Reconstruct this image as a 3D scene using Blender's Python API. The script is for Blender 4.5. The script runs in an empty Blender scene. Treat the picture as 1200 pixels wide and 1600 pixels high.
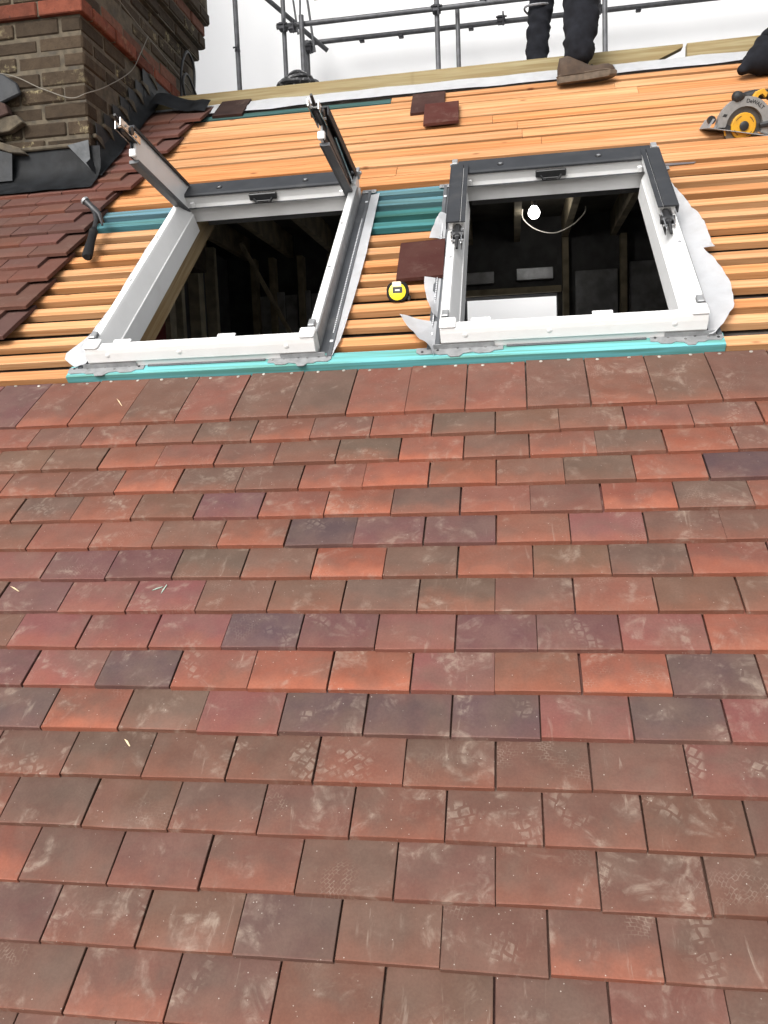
import bpy, bmesh, math, random
from mathutils import Vector, Matrix, noise
random.seed(7)
R = math.radians
sc = bpy.context.scene

# ------------------------------------------------------------------ camera
PITCH = R(38.0)
CP, SP = math.cos(PITCH), math.sin(PITCH)
cam_d = bpy.data.cameras.new('camera')
cam = bpy.data.objects.new('camera', cam_d)
sc.collection.objects.link(cam)
sc.camera = cam
fwd = Vector((-0.15589576, 0.9810329, -0.11519968)).normalized()
up = Vector((0.02001632, 0.11973918, 0.99260358))
right = fwd.cross(up).normalized()
up = right.cross(fwd).normalized()
M = Matrix((right, up, -fwd)).transposed().to_4x4()
M.translation = Vector((0.12720439, -2.27899869, -0.01232439))
cam.matrix_world = M
cam_d.sensor_fit = 'VERTICAL'
cam_d.sensor_height = 24.0
cam_d.lens = 1285.6 * 24.0 / 1600.0
cam_d.clip_start = 0.02
cam_d.clip_end = 2000.0

# ------------------------------------------------------------------ sky and sun (overcast)
SUN_EL, SUN_AZ = R(36), R(200)
w = bpy.data.worlds.new('World')
sc.world = w
w.use_nodes = True
nt = w.node_tree
bg = nt.nodes['Background']
sky = nt.nodes.new('ShaderNodeTexSky')
sky.sky_type = 'NISHITA'
sky.sun_disc = False
sky.sun_elevation = SUN_EL
sky.sun_rotation = SUN_AZ
sky.air_density = 1.0
sky.dust_density = 4.0
sky.ozone_density = 1.0
hs = nt.nodes.new('ShaderNodeHueSaturation')
hs.inputs['Saturation'].default_value = 0.12      # a grey, clouded sky
nt.links.new(sky.outputs[0], hs.inputs['Color'])
nt.links.new(hs.outputs[0], bg.inputs[0])
bg.inputs[1].default_value = 0.15
sun_d = bpy.data.lights.new('sun', 'SUN')
sun_d.energy = 1.5
sun_d.angle = R(32)
sun_d.color = (1.0, 0.96, 0.91)
sun = bpy.data.objects.new('sun', sun_d)
sc.collection.objects.link(sun)
sdir = Vector((math.sin(SUN_AZ) * math.cos(SUN_EL), math.cos(SUN_AZ) * math.cos(SUN_EL), math.sin(SUN_EL)))
sun.rotation_euler = sdir.to_track_quat('Z', 'Y').to_euler()
vs = sc.view_settings
vs.view_transform = 'Standard'
vs.look = 'None'
vs.gamma = 1.0
vs.exposure = 0.78
vs.use_curve_mapping = False
sc.cycles.max_bounces = 6
sc.cycles.diffuse_bounces = 3
sc.cycles.glossy_bounces = 2

# ------------------------------------------------------------------ frames and builders
ROOF_M = Matrix(((1, 0, 0), (0, CP, -SP), (0, SP, CP))).to_4x4()   # (u, v, h) of the slope -> world


def r2w(u, v, h=0.0):
    return Vector((u, v * CP - h * SP, v * SP + h * CP))


def link(o):
    sc.collection.objects.link(o)
    return o


def tag(o, label=None, cat=None, group=None, kind=None):
    if label: o['label'] = label
    if cat: o['category'] = cat
    if group: o['group'] = group
    if kind: o['kind'] = kind
    return o


class T:
    """a thing: an Empty at its base; roof=True means its parts are given in slope coordinates"""
    def __init__(s, name, base, roof=False, label=None, cat=None, group=None, kind=None):
        s.o = link(bpy.data.objects.new(name, None))
        s.o.empty_display_size = 0.05
        s.base = Vector(base)
        s.roof = roof
        if roof:
            s.o.matrix_world = Matrix.Translation(r2w(*base)) @ ROOF_M
        else:
            s.o.location = base
        tag(s.o, label, cat, group, kind)


class B:
    """collects shapes in one bmesh"""
    def __init__(s):
        s.bm = bmesh.new()

    def box(s, a, b, bevel=0.0, mtx=None):
        x0, y0, z0 = a
        x1, y1, z1 = b
        vs_ = [s.bm.verts.new(p) for p in ((x0, y0, z0), (x1, y0, z0), (x1, y1, z0), (x0, y1, z0), (x0, y0, z1), (x1, y0, z1), (x1, y1, z1), (x0, y1, z1))]
        fs = [s.bm.faces.new([vs_[i] for i in f]) for f in ((3, 2, 1, 0), (4, 5, 6, 7), (0, 1, 5, 4), (1, 2, 6, 5), (2, 3, 7, 6), (3, 0, 4, 7))]
        if mtx is not None:
            for v in vs_: v.co = mtx @ v.co
        if bevel:
            es = {e for f in fs for e in f.edges}
            bmesh.ops.bevel(s.bm, geom=list(es), offset=bevel, segments=1, affect='EDGES', profile=0.5)
        return s

    def prism(s, pts, axis, a, b, bevel=0.0, mtx=None):
        """polygon pts (2D) extruded along an axis from a to b"""
        def P(p, t):
            q = {'x': (t, p[0], p[1]), 'y': (p[0], t, p[1]), 'z': (p[0], p[1], t)}[axis]
            return mtx @ Vector(q) if mtx is not None else q
        A = [s.bm.verts.new(P(p, a)) for p in pts]
        C = [s.bm.verts.new(P(p, b)) for p in pts]
        n = len(pts)
        fs = [s.bm.faces.new(A[::-1]), s.bm.faces.new(C)]
        for i in range(n):
            fs.append(s.bm.faces.new((A[i], A[(i + 1) % n], C[(i + 1) % n], C[i])))
        if bevel:
            es = {e for f in fs for e in f.edges}
            bmesh.ops.bevel(s.bm, geom=list(es), offset=bevel, segments=1, affect='EDGES', profile=0.5)
        return s

    def tube(s, pts, rad, seg=10, cap=True):
        pts = [Vector(p) for p in pts]
        if not isinstance(rad, (list, tuple)): rad = [rad] * len(pts)
        rings = []
        prev = None
        for i, p in enumerate(pts):
            d = (pts[min(i + 1, len(pts) - 1)] - pts[max(i - 1, 0)]).normalized()
            if prev is None:
                n = d.orthogonal().normalized()
            else:
                n = (prev - d * prev.dot(d)).normalized()
            prev = n
            m = d.cross(n)
            rings.append([s.bm.verts.new(p + (n * math.cos(2 * math.pi * k / seg) + m * math.sin(2 * math.pi * k / seg)) * rad[i]) for k in range(seg)])
        for i in range(len(rings) - 1):
            for k in range(seg):
                s.bm.faces.new((rings[i][k], rings[i][(k + 1) % seg], rings[i + 1][(k + 1) % seg], rings[i + 1][k]))
        if cap:
            s.bm.faces.new(rings[0][::-1])
            s.bm.faces.new(rings[-1])
        return s

    def lathe(s, prof, seg=32, mtx=None):
        """profile of (r, z) turned round z"""
        rings = []
        for r, z in prof:
            rr = max(r, 1e-5)
            rings.append([s.bm.verts.new((mtx or Matrix()) @ Vector((rr * math.cos(2 * math.pi * k / seg), rr * math.sin(2 * math.pi * k / seg), z))) for k in range(seg)])
        for i in range(len(rings) - 1):
            for k in range(seg):
                s.bm.faces.new((rings[i][k], rings[i][(k + 1) % seg], rings[i + 1][(k + 1) % seg], rings[i + 1][k]))
        s.bm.faces.new(rings[0][::-1])
        s.bm.faces.new(rings[-1])
        return s

    def sheet(s, rows, thick=0.0):
        """grid of points (list of rows)"""
        V = [[s.bm.verts.new(p) for p in r] for r in rows]
        for i in range(len(V) - 1):
            for j in range(len(V[0]) - 1):
                s.bm.faces.new((V[i][j], V[i][j + 1], V[i + 1][j + 1], V[i + 1][j]))
        if thick:
            bmesh.ops.solidify(s.bm, geom=list(s.bm.faces), thickness=thick)
        return s

    def build(s, name, m, parent=None, smooth=False, color=None, origin=None):
        bm = s.bm
        bmesh.ops.recalc_face_normals(bm, faces=list(bm.faces))
        base = parent.base if isinstance(parent, T) else (origin if origin is not None else None)
        if base is not None:
            bmesh.ops.translate(bm, verts=list(bm.verts), vec=-Vector(base))
        me = bpy.data.meshes.new(name)
        bm.to_mesh(me)
        bm.free()
        if smooth:
            me.shade_smooth()
            try: me.set_sharp_from_angle(angle=R(38))
            except Exception: pass
        me.materials.append(m)
        o = link(bpy.data.objects.new(name, me))
        if isinstance(parent, T):
            o.parent = parent.o
        elif parent is not None:
            o.parent = parent
        elif origin is not None:
            o.location = origin
        if color is not None:
            o.color = (*color, 1.0) if len(color) == 3 else color
        return o


def sub(parent_thing, part, name, b, m, **k):
    """sub-part: geometry in the thing's coordinates, parented to the part (whose own transform is identity)"""
    o = b.build(name, m, parent_thing, **k)
    o.parent = part
    return o


def xf(axis_o, ex, ey, ez):
    m = Matrix((ex, ey, ez)).transposed().to_4x4()
    m.translation = Vector(axis_o)
    return m


# ------------------------------------------------------------------ materials
def nodes_of(name):
    m = bpy.data.materials.new(name)
    m.use_nodes = True
    t = m.node_tree
    return m, t, t.nodes['Principled BSDF'], t.nodes.new, t.links.new


def mth(N, L, op, a, b=None, c=None, clamp=False):
    n = N('ShaderNodeMath')
    n.operation = op
    n.use_clamp = clamp
    for i, v in enumerate((a, b, c)):
        if v is None: continue
        if isinstance(v, (int, float)): n.inputs[i].default_value = v
        else: L(v, n.inputs[i])
    return n.outputs[0]


def ramp(N, L, v, lo, hi, a=0.0, b=1.0):
    n = N('ShaderNodeMapRange')
    n.interpolation_type = 'SMOOTHSTEP'
    n.inputs[1].default_value = lo
    n.inputs[2].default_value = hi
    n.inputs[3].default_value = a
    n.inputs[4].default_value = b
    L(v, n.inputs[0])
    return n.outputs[0]


def mixc(N, L, f, a, b, mode='MIX'):
    n = N('ShaderNodeMix')
    n.data_type = 'RGBA'
    n.blend_type = mode
    for s_, v in ((0, f), (6, a), (7, b)):
        if isinstance(v, (int, float)): n.inputs[s_].default_value = v
        elif isinstance(v, tuple): n.inputs[s_].default_value = (*v, 1) if len(v) == 3 else v
        else: L(v, n.inputs[s_])
    return n.outputs[2]


def noi(N, L, vec, scale, detail=4.0, rough=0.55, dist=0.0):
    n = N('ShaderNodeTexNoise')
    n.inputs['Scale'].default_value = scale
    n.inputs['Detail'].default_value = detail
    n.inputs['Roughness'].default_value = rough
    n.inputs['Distortion'].default_value = dist
    L(vec, n.inputs['Vector'])
    return n.outputs['Fac']


def obj_vec(N, L, per_object=True, scale=(1, 1, 1)):
    tc = N('ShaderNodeTexCoord')
    oi = N('ShaderNodeObjectInfo')
    mp = N('ShaderNodeMapping')
    mp.inputs['Scale'].default_value = scale
    L(tc.outputs['Object'], mp.inputs['Vector'])
    if per_object:
        ad = N('ShaderNodeVectorMath')
        ad.operation = 'MULTIPLY_ADD'
        cb = N('ShaderNodeCombineXYZ')
        L(oi.outputs['Random'], cb.inputs[0])
        L(oi.outputs['Random'], cb.inputs[1])
        L(oi.outputs['Random'], cb.inputs[2])
        L(cb.outputs[0], ad.inputs[0])
        ad.inputs[1].default_value = (37.1, 91.7, 53.3)
        L(mp.outputs[0], ad.inputs[2])
        return ad.outputs[0], oi, tc
    return mp.outputs[0], oi, tc


def bump(N, L, bsdf, h, strength=0.3, dist=0.002):
    b = N('ShaderNodeBump')
    b.inputs['Strength'].default_value = strength
    b.inputs['Distance'].default_value = dist
    L(h, b.inputs['Height'])
    L(b.outputs[0], bsdf.inputs['Normal'])


def plain(name, col, rough=0.6, metal=0.0, var=0.12, scale=18.0, bmp=0.0, dirt=None, dirt_amt=0.0, spec=0.5, per=True):
    m, t, bs, N, L = nodes_of(name)
    v, oi, tc = obj_vec(N, L, per)
    n1 = noi(N, L, v, scale, 5)
    k = ramp(N, L, n1, 0.25, 0.75, 1 - var, 1 + var)
    c = mixc(N, L, 1.0, (*col,), (1, 1, 1))
    mul = N('ShaderNodeVectorMath'); mul.operation = 'SCALE'
    mul.inputs[0].default_value = col
    L(k, mul.inputs['Scale'])
    cc = mul.outputs[0]
    if dirt:
        n2 = noi(N, L, v, scale * 0.6, 6, 0.65)
        f = mth(N, L, 'MULTIPLY', ramp(N, L, n2, 0.5, 0.72), dirt_amt)
        cc = mixc(N, L, f, cc, dirt)
    L(cc, bs.inputs['Base Color'])
    bs.inputs['Roughness'].default_value = rough
    bs.inputs['Metallic'].default_value = metal
    bs.inputs['Specular IOR Level'].default_value = spec
    if bmp: bump(N, L, bs, noi(N, L, v, scale * 6, 4), bmp)
    return m


def tile_material(name, dust_k=1.0, rough=0.60, spec=0.22):
    m, t, bs, N, L = nodes_of(name)
    v, oi, tc = obj_vec(N, L)
    sep = N('ShaderNodeSeparateXYZ'); L(tc.outputs['Object'], sep.inputs[0])
    base = oi.outputs['Color']
    al = oi.outputs['Alpha']
    # kiln variation across one tile
    n1 = noi(N, L, v, 9, 4, 0.55, 0.4)
    c = mixc(N, L, ramp(N, L, n1, 0.38, 0.68, 0, 0.55 * min(1.0, dust_k * 1.2)), base, (0.075, 0.051, 0.039))
    n1b = noi(N, L, v, 5.5, 3)
    c = mixc(N, L, ramp(N, L, n1b, 0.52, 0.72, 0, 0.35 * min(1.0, dust_k * 1.2)), c, (0.125, 0.054, 0.042))
    # orange clay towards the tail (fired colour), uneven
    wob = mth(N, L, 'MULTIPLY_ADD', noi(N, L, v, 16, 3), 0.11, -0.055)
    yy = mth(N, L, 'ADD', sep.outputs[1], wob)
    fl = mth(N, L, 'MULTIPLY', ramp(N, L, yy, 0.066, -0.012), al)
    c = mixc(N, L, fl, c, (0.25, 0.078, 0.044))
    edge = ramp(N, L, sep.outputs[1], 0.004, 0.0005)
    fe = mth(N, L, 'MULTIPLY', edge, mth(N, L, 'MULTIPLY_ADD', al, 0.8, 0.05))
    c = mixc(N, L, fe, c, (0.20, 0.062, 0.036))
    # mortar and boot dust
    n2 = noi(N, L, v, 11, 6, 0.62, 0.9)
    n3 = noi(N, L, v, 46, 5, 0.6, 0.5)
    d1 = mth(N, L, 'MULTIPLY', ramp(N, L, n2, 0.52, 0.74), ramp(N, L, n3, 0.35, 0.62))
    # scuffs: stretched streaks
    mp = N('ShaderNodeMapping'); mp.inputs['Scale'].default_value = (60, 9, 20); mp.inputs['Rotation'].default_value = (0, 0, 0.5)
    L(v, mp.inputs['Vector'])
    n4 = noi(N, L, mp.outputs[0], 1.0, 4, 0.6, 0.6)
    d2 = mth(N, L, 'MULTIPLY', ramp(N, L, n4, 0.6, 0.76), ramp(N, L, noi(N, L, v, 7, 2), 0.5, 0.62))
    # waffle sole prints
    rot = N('ShaderNodeVectorRotate'); rot.rotation_type = 'Z_AXIS'
    nd = N('ShaderNodeTexNoise'); nd.inputs['Scale'].default_value = 22; nd.inputs['Detail'].default_value = 2; L(v, nd.inputs['Vector'])
    vm = N('ShaderNodeVectorMath'); vm.operation = 'MULTIPLY_ADD'; L(nd.outputs['Color'], vm.inputs[0]); vm.inputs[1].default_value = (0.022, 0.022, 0.0); L(v, vm.inputs[2])
    L(vm.outputs[0], rot.inputs['Vector']); L(mth(N, L, 'MULTIPLY', oi.outputs['Random'], 23.0), rot.inputs['Angle'])
    wv = N('ShaderNodeMapping'); wv.inputs['Scale'].default_value = (115, 150, 1); L(rot.outputs[0], wv.inputs['Vector'])
    br = N('ShaderNodeTexBrick')
    br.inputs['Scale'].default_value = 1.0
    br.inputs['Mortar Size'].default_value = 0.13
    br.inputs['Mortar Smooth'].default_value = 0.4
    br.inputs['Brick Width'].default_value = 1.1
    br.inputs['Row Height'].default_value = 0.9
    L(wv.outputs[0], br.inputs['Vector'])
    pr = noi(N, L, v, 8.5, 1.5, 0.4)
    sel = ramp(N, L, mth(N, L, 'FRACT', mth(N, L, 'MULTIPLY', oi.outputs['Random'], 71.3)), 0.45, 0.5)
    d3 = mth(N, L, 'MULTIPLY', mth(N, L, 'MULTIPLY', br.outputs['Fac'], ramp(N, L, pr, 0.55, 0.72)), mth(N, L, 'MULTIPLY', sel, ramp(N, L, n3, 0.4, 0.62)))
    # second print: big lug blocks
    wv2 = N('ShaderNodeMapping'); wv2.inputs['Scale'].default_value = (38, 48, 1); L(rot.outputs[0], wv2.inputs['Vector'])
    br2 = N('ShaderNodeTexBrick')
    br2.inputs['Scale'].default_value = 1.0
    br2.inputs['Mortar Size'].default_value = 0.12
    br2.inputs['Mortar Smooth'].default_value = 0.25
    br2.inputs['Brick Width'].default_value = 0.8
    br2.inputs['Row Height'].default_value = 0.9
    L(wv2.outputs[0], br2.inputs['Vector'])
    pr2 = noi(N, L, v, 12.5, 1.0, 0.4)
    sel2 = ramp(N, L, mth(N, L, 'FRACT', mth(N, L, 'MULTIPLY', oi.outputs['Random'], 31.7)), 0.62, 0.66)
    d4 = mth(N, L, 'MULTIPLY', mth(N, L, 'MULTIPLY', mth(N, L, 'SUBTRACT', 1.0, br2.outputs['Fac']), ramp(N, L, pr2, 0.60, 0.70)), mth(N, L, 'MULTIPLY', sel2, ramp(N, L, n3, 0.40, 0.60)))
    dd = mth(N, L, 'ADD', mth(N, L, 'ADD', mth(N, L, 'MULTIPLY', d1, 0.8), mth(N, L, 'MULTIPLY', d2, 0.55)), mth(N, L, 'ADD', mth(N, L, 'MULTIPLY', d3, 0.38), mth(N, L, 'MULTIPLY', d4, 0.42)))
    film = ramp(N, L, noi(N, L, v, 14, 4, 0.6), 0.3, 0.75, 0.0, 0.16 if dust_k > 0.5 else 0.05)
    c = mixc(N, L, film, c, (0.20, 0.130, 0.100))
    c = mixc(N, L, mth(N, L, 'MULTIPLY', dd, dust_k * 0.95, clamp=True), c, (0.27, 0.215, 0.172))
    gr = noi(N, L, v, 210, 2, 0.6)
    c = mixc(N, L, ramp(N, L, gr, 0.3, 0.7, 0, 0.28), mixc(N, L, 1.0, c, (1.12, 1.12, 1.12), 'MULTIPLY'), mixc(N, L, 1.0, c, (0.72, 0.71, 0.70), 'MULTIPLY'))
    # chips and crumbs
    vo = N('ShaderNodeTexVoronoi'); vo.inputs['Scale'].default_value = 95; L(v, vo.inputs['Vector'])
    sp = mth(N, L, 'MULTIPLY', ramp(N, L, vo.outputs['Distance'], 0.12, 0.07), ramp(N, L, noi(N, L, v, 60, 1), 0.56, 0.62))
    c = mixc(N, L, mth(N, L, 'MULTIPLY', sp, 0.75 * dust_k, clamp=True), c, (0.46, 0.41, 0.36))
    L(c, bs.inputs['Base Color'])
    bs.inputs['Roughness'].default_value = rough
    bs.inputs['Specular IOR Level'].default_value = spec
    fine = noi(N, L, v, 60, 5, 0.75)
    bump(N, L, bs, fine, 0.28, 0.0015)
    return m


def wood_material(name, knots=True, along='x'):
    m, t, bs, N, L = nodes_of(name)
    v, oi, tc = obj_vec(N, L)
    def stretch(sx, sy, sz, rotz=0.0):
        mp = N('ShaderNodeMapping'); mp.inputs['Scale'].default_value = (sx, sy, sz) if along == 'x' else (sy, sx, max(sz, sy))
        L(v, mp.inputs['Vector']); return mp.outputs[0]
    g1 = noi(N, L, stretch(1.6, 55, 55), 1.0, 3, 0.6, 0.6)
    g2 = noi(N, L, stretch(4, 260, 260), 1.0, 1.5, 0.6)
    big = noi(N, L, stretch(2.2, 6, 6), 1.0, 3)
    base = oi.outputs['Color']
    dark = mixc(N, L, 1.0, base, (0.78, 0.66, 0.54), 'MULTIPLY')
    lite = mixc(N, L, 1.0, base, (1.13, 1.13, 1.16), 'MULTIPLY')
    c = mixc(N, L, ramp(N, L, g1, 0.36, 0.66), lite, dark)
    c = mixc(N, L, ramp(N, L, g2, 0.45, 0.7, 0, 0.35), c, dark)
    c = mixc(N, L, ramp(N, L, big, 0.45, 0.75, 0, 0.5), c, mixc(N, L, 1.0, base, (0.9, 0.72, 0.55), 'MULTIPLY'))
    if knots:
        vo = N('ShaderNodeTexVoronoi'); vo.inputs['Scale'].default_value = 1.0
        L(stretch(6.5, 15, 0.02), vo.inputs['Vector'])
        cs = N('ShaderNodeSeparateColor'); L(vo.outputs['Color'], cs.inputs[0])
        k = mth(N, L, 'MULTIPLY', ramp(N, L, vo.outputs['Distance'], 0.16, 0.05, 0, 0.85), ramp(N, L, cs.outputs[0], 0.80, 0.84))
        c = mixc(N, L, k, c, mixc(N, L, 1.0, base, (0.34, 0.2, 0.12), 'MULTIPLY'))
    # handling dirt
    dn = noi(N, L, stretch(7, 22, 22), 1.0, 5, 0.65)
    c = mixc(N, L, ramp(N, L, dn, 0.6, 0.8, 0, 0.3), c, (0.25, 0.2, 0.15))
    L(c, bs.inputs['Base Color'])
    bs.inputs['Roughness'].default_value = 0.7
    bs.inputs['Specular IOR Level'].default_value = 0.3
    bump(N, L, bs, g1, 0.25, 0.0015)
    return m


def brick_material(name):
    m, t, bs, N, L = nodes_of(name)
    v, oi, tc = obj_vec(N, L)
    base = oi.outputs['Color']
    n1 = noi(N, L, v, 22, 6, 0.65)
    c = mixc(N, L, ramp(N, L, n1, 0.35, 0.7, 0, 0.6), base, mixc(N, L, 1.0, base, (0.45, 0.42, 0.42), 'MULTIPLY'))
    n2 = noi(N, L, v, 17, 9, 0.78, 0.15)
    sel = ramp(N, L, mth(N, L, 'FRACT', mth(N, L, 'MULTIPLY', oi.outputs['Random'], 17.7)), 0.5, 0.95)
    li = mth(N, L, 'MULTIPLY', ramp(N, L, n2, 0.52, 0.66), mth(N, L, 'MULTIPLY', sel, 0.65))
    c = mixc(N, L, mth(N, L, 'MULTIPLY', li, oi.outputs['Alpha']), c, (0.36, 0.31, 0.18))
    n3 = noi(N, L, v, 60, 4)
    c = mixc(N, L, ramp(N, L, n3, 0.64, 0.7, 0, 0.5), c, (0.02, 0.02, 0.018))
    L(c, bs.inputs['Base Color'])
    bs.inputs['Roughness'].default_value = 0.9
    bs.inputs['Specular IOR Level'].default_value = 0.2
    bump(N, L, bs, mth(N, L, 'ADD', n1, n2), 0.8, 0.006)
    return m


def sheet_material():
    m, t, bs, N, L = nodes_of('white_sheeting')
    out = t.nodes['Material Output']
    v, oi, tc = obj_vec(N, L, False)
    bs.inputs['Base Color'].default_value = (0.95, 0.955, 0.96, 1)
    bs.inputs['Roughness'].default_value = 0.45
    tr = N('ShaderNodeBsdfTranslucent'); tr.inputs[0].default_value = (0.92, 0.93, 0.95, 1)
    mx = N('ShaderNodeMixShader'); mx.inputs[0].default_value = 0.48
    L(bs.outputs[0], mx.inputs[1]); L(tr.outputs[0], mx.inputs[2]); L(mx.outputs[0], out.inputs[0])
    return m


MT = tile_material('clay_tile', 0.8)
MTD = tile_material('clay_tile_clean', 0.18, 0.9, 0.1)
MW = wood_material('sawn_pine')
MWR = wood_material('rafter_pine', False, 'y')
MBR = brick_material('stock_brick')
MSHEET = sheet_material()
M_MEM = plain('underlay', (0.045, 0.035, 0.029), 0.9, var=0.4, scale=9, dirt=(0.16, 0.12, 0.09), dirt_amt=0.6)
M_WHITE = plain('white_paint', (0.71, 0.71, 0.705), 0.4, var=0.03, scale=12, dirt=(0.5, 0.47, 0.42), dirt_amt=0.22)
M_WMEM = plain('white_membrane', (0.66, 0.67, 0.69), 0.65, var=0.05, scale=20, dirt=(0.5, 0.48, 0.45), dirt_amt=0.25, bmp=0.3)
M_CHAR = plain('charcoal_aluminium', (0.028, 0.030, 0.034), 0.6, metal=0.0, var=0.12, scale=14, dirt=(0.10, 0.095, 0.09), dirt_amt=0.22, spec=0.2)
M_GREY = plain('grey_aluminium', (0.075, 0.08, 0.087), 0.55, var=0.1, scale=10, dirt=(0.3, 0.29, 0.28), dirt_amt=0.25)
M_GALV = plain('galvanised_steel', (0.30, 0.305, 0.31), 0.5, metal=0.5, var=0.18, scale=40)
M_CHROME = plain('bright_steel', (0.62, 0.62, 0.62), 0.25, metal=1.0, var=0.1, scale=30)
M_BLACK = plain('black_plastic', (0.014, 0.014, 0.015), 0.45, var=0.2, scale=30)
M_RUB = plain('black_rubber', (0.009, 0.009, 0.010), 0.8, var=0.25, scale=40, dirt=(0.06, 0.05, 0.04), dirt_amt=0.25, spec=0.2)
M_YEL = plain('yellow_plastic', (0.52, 0.26, 0.010), 0.5, var=0.08, scale=20, dirt=(0.16, 0.10, 0.04), dirt_amt=0.6)
M_YEL2 = plain('tape_yellow', (0.80, 0.62, 0.02), 0.35, var=0.06, scale=30)
M_LEAD = plain('lead_sheet', (0.016, 0.0175, 0.020), 0.6, metal=0.0, var=0.5, scale=14, dirt=(0.06, 0.06, 0.06), dirt_amt=0.35, bmp=0.25, spec=0.3)
M_MORT = plain('old_mortar', (0.075, 0.060, 0.040), 0.95, var=0.4, scale=24, dirt=(0.05, 0.045, 0.04), dirt_amt=0.7, bmp=0.9)
M_POLE = plain('scaffold_tube', (0.075, 0.077, 0.083), 0.55, metal=0.3, var=0.3, scale=16, dirt=(0.05, 0.045, 0.04), dirt_amt=0.4)
M_COUP = plain('coupler_steel', (0.035, 0.035, 0.04), 0.6, metal=0.5, var=0.4, scale=40)
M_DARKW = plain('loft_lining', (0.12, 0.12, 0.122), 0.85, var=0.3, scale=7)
M_FOIL = plain('insulation_foil', (0.5, 0.51, 0.53), 0.35, metal=0.5, var=0.35, scale=8, bmp=0.4)
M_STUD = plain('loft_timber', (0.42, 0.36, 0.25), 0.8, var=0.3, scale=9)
M_REDP = plain('red_lining', (0.26, 0.03, 0.03), 0.8, var=0.3, scale=9)
M_CLOTH = plain('dark_trousers', (0.009, 0.0098, 0.013), 0.95, var=0.3, scale=30, bmp=0.4, spec=0.2)
M_BOOT = plain('brown_boot', (0.046, 0.028, 0.017), 0.85, var=0.3, scale=30, dirt=(0.09, 0.068, 0.05), dirt_amt=0.4, bmp=0.3)
M_SOLE = plain('boot_sole', (0.100, 0.074, 0.052), 0.9, var=0.25, scale=40, dirt=(0.13, 0.10, 0.08), dirt_amt=0.5)
M_SKIN = plain('skin', (0.42, 0.24, 0.17), 0.55, var=0.06, scale=30)
M_HAIR = plain('dark_hair', (0.03, 0.02, 0.015), 0.7, var=0.2, scale=60)
M_GROUND = plain('ground_concrete', (0.22, 0.20, 0.18), 0.95, var=0.3, scale=1.2)
M_HOUSE = plain('house_brick', (0.24, 0.13, 0.09), 0.9, var=0.3, scale=5)
M_NAIL = plain('nail_steel', (0.55, 0.52, 0.46), 0.4, metal=0.7, var=0.2, scale=90)
M_GREYG = plain('saw_guard', (0.27, 0.265, 0.255), 0.45, metal=0.5, var=0.15, scale=40)
M_FELT = plain('flat_roof_deck', (0.13, 0.12, 0.10), 0.9, var=0.3, scale=6)
mB, tB, bsB, NB, LB = nodes_of('lit_bulb')
bsB.inputs['Emission Color'].default_value = (1, 0.97, 0.92, 1)
bsB.inputs['Emission Strength'].default_value = 14.0

# ------------------------------------------------------------------ ground and house shell
g = B(); g.box((-400, -400, -6.9), (400, 400, -6.6)); tag(g.build('ground', M_GROUND), kind='structure')

RIDGE_V = 2.82
WIN = {'L': (-1.238, -0.472, 0.335, 1.530), 'R': (-0.085, 0.695, 0.345, 1.525)}
U0, U1, VE = -3.05, 2.75, -2.30
RY = RIDGE_V * CP                      # ridge, world y
DECK_Z = 1.665
REAR = 5.2

house = T('house', (0, 1.5, -6.6), label='house shell under the roof with dark unfinished loft behind the window openings', cat='house')
# gable walls follow the slope just under the rafters
for x0, x1 in ((U0 + 0.05, U0 + 0.25), (U1 - 0.25, U1 - 0.05)):
    hh = -0.24
    e = r2w(0, VE + 0.25, hh); rr = r2w(0, RIDGE_V - 0.1, hh)
    B().prism([(e.y, -6.6), (e.y, e.z), (rr.y, rr.z), (RY + 0.05, DECK_Z - 0.05), (REAR + 0.1, DECK_Z - 0.05), (REAR + 0.1, -6.6)], 'x', x0, x1).build('gable_wall', M_HOUSE, house)
e = r2w(0, VE + 0.25, -0.24)
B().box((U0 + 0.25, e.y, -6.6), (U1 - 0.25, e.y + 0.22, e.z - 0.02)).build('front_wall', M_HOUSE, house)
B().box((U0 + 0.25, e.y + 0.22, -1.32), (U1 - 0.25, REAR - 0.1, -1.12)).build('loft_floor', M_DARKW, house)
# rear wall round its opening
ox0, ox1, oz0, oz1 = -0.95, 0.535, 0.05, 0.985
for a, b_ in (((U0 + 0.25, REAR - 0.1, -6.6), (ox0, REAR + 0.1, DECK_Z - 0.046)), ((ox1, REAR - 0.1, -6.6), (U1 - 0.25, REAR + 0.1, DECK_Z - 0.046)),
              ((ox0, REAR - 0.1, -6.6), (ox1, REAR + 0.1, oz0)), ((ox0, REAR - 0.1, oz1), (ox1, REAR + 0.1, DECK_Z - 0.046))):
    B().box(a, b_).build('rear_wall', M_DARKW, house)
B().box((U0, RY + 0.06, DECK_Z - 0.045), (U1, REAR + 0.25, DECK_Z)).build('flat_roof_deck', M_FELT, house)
for i, x in enumerate([-2.6, -2.2, -1.8, -1.4, -1.0, -0.6, -0.2, 0.2, 0.6, 1.0, 1.4, 1.8, 2.2]):
    B().box((x - 0.025, RY + 0.06, DECK_Z - 0.235), (x + 0.025, REAR - 0.1, DECK_Z - 0.047)).build('joist', M_STUD, house)
B().box((U0 + 0.25, RY - 0.04, DECK_Z - 0.35), (U1 - 0.25, RY + 0.058, DECK_Z - 0.06)).build('ridge_beam', M_STUD, house)
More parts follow.
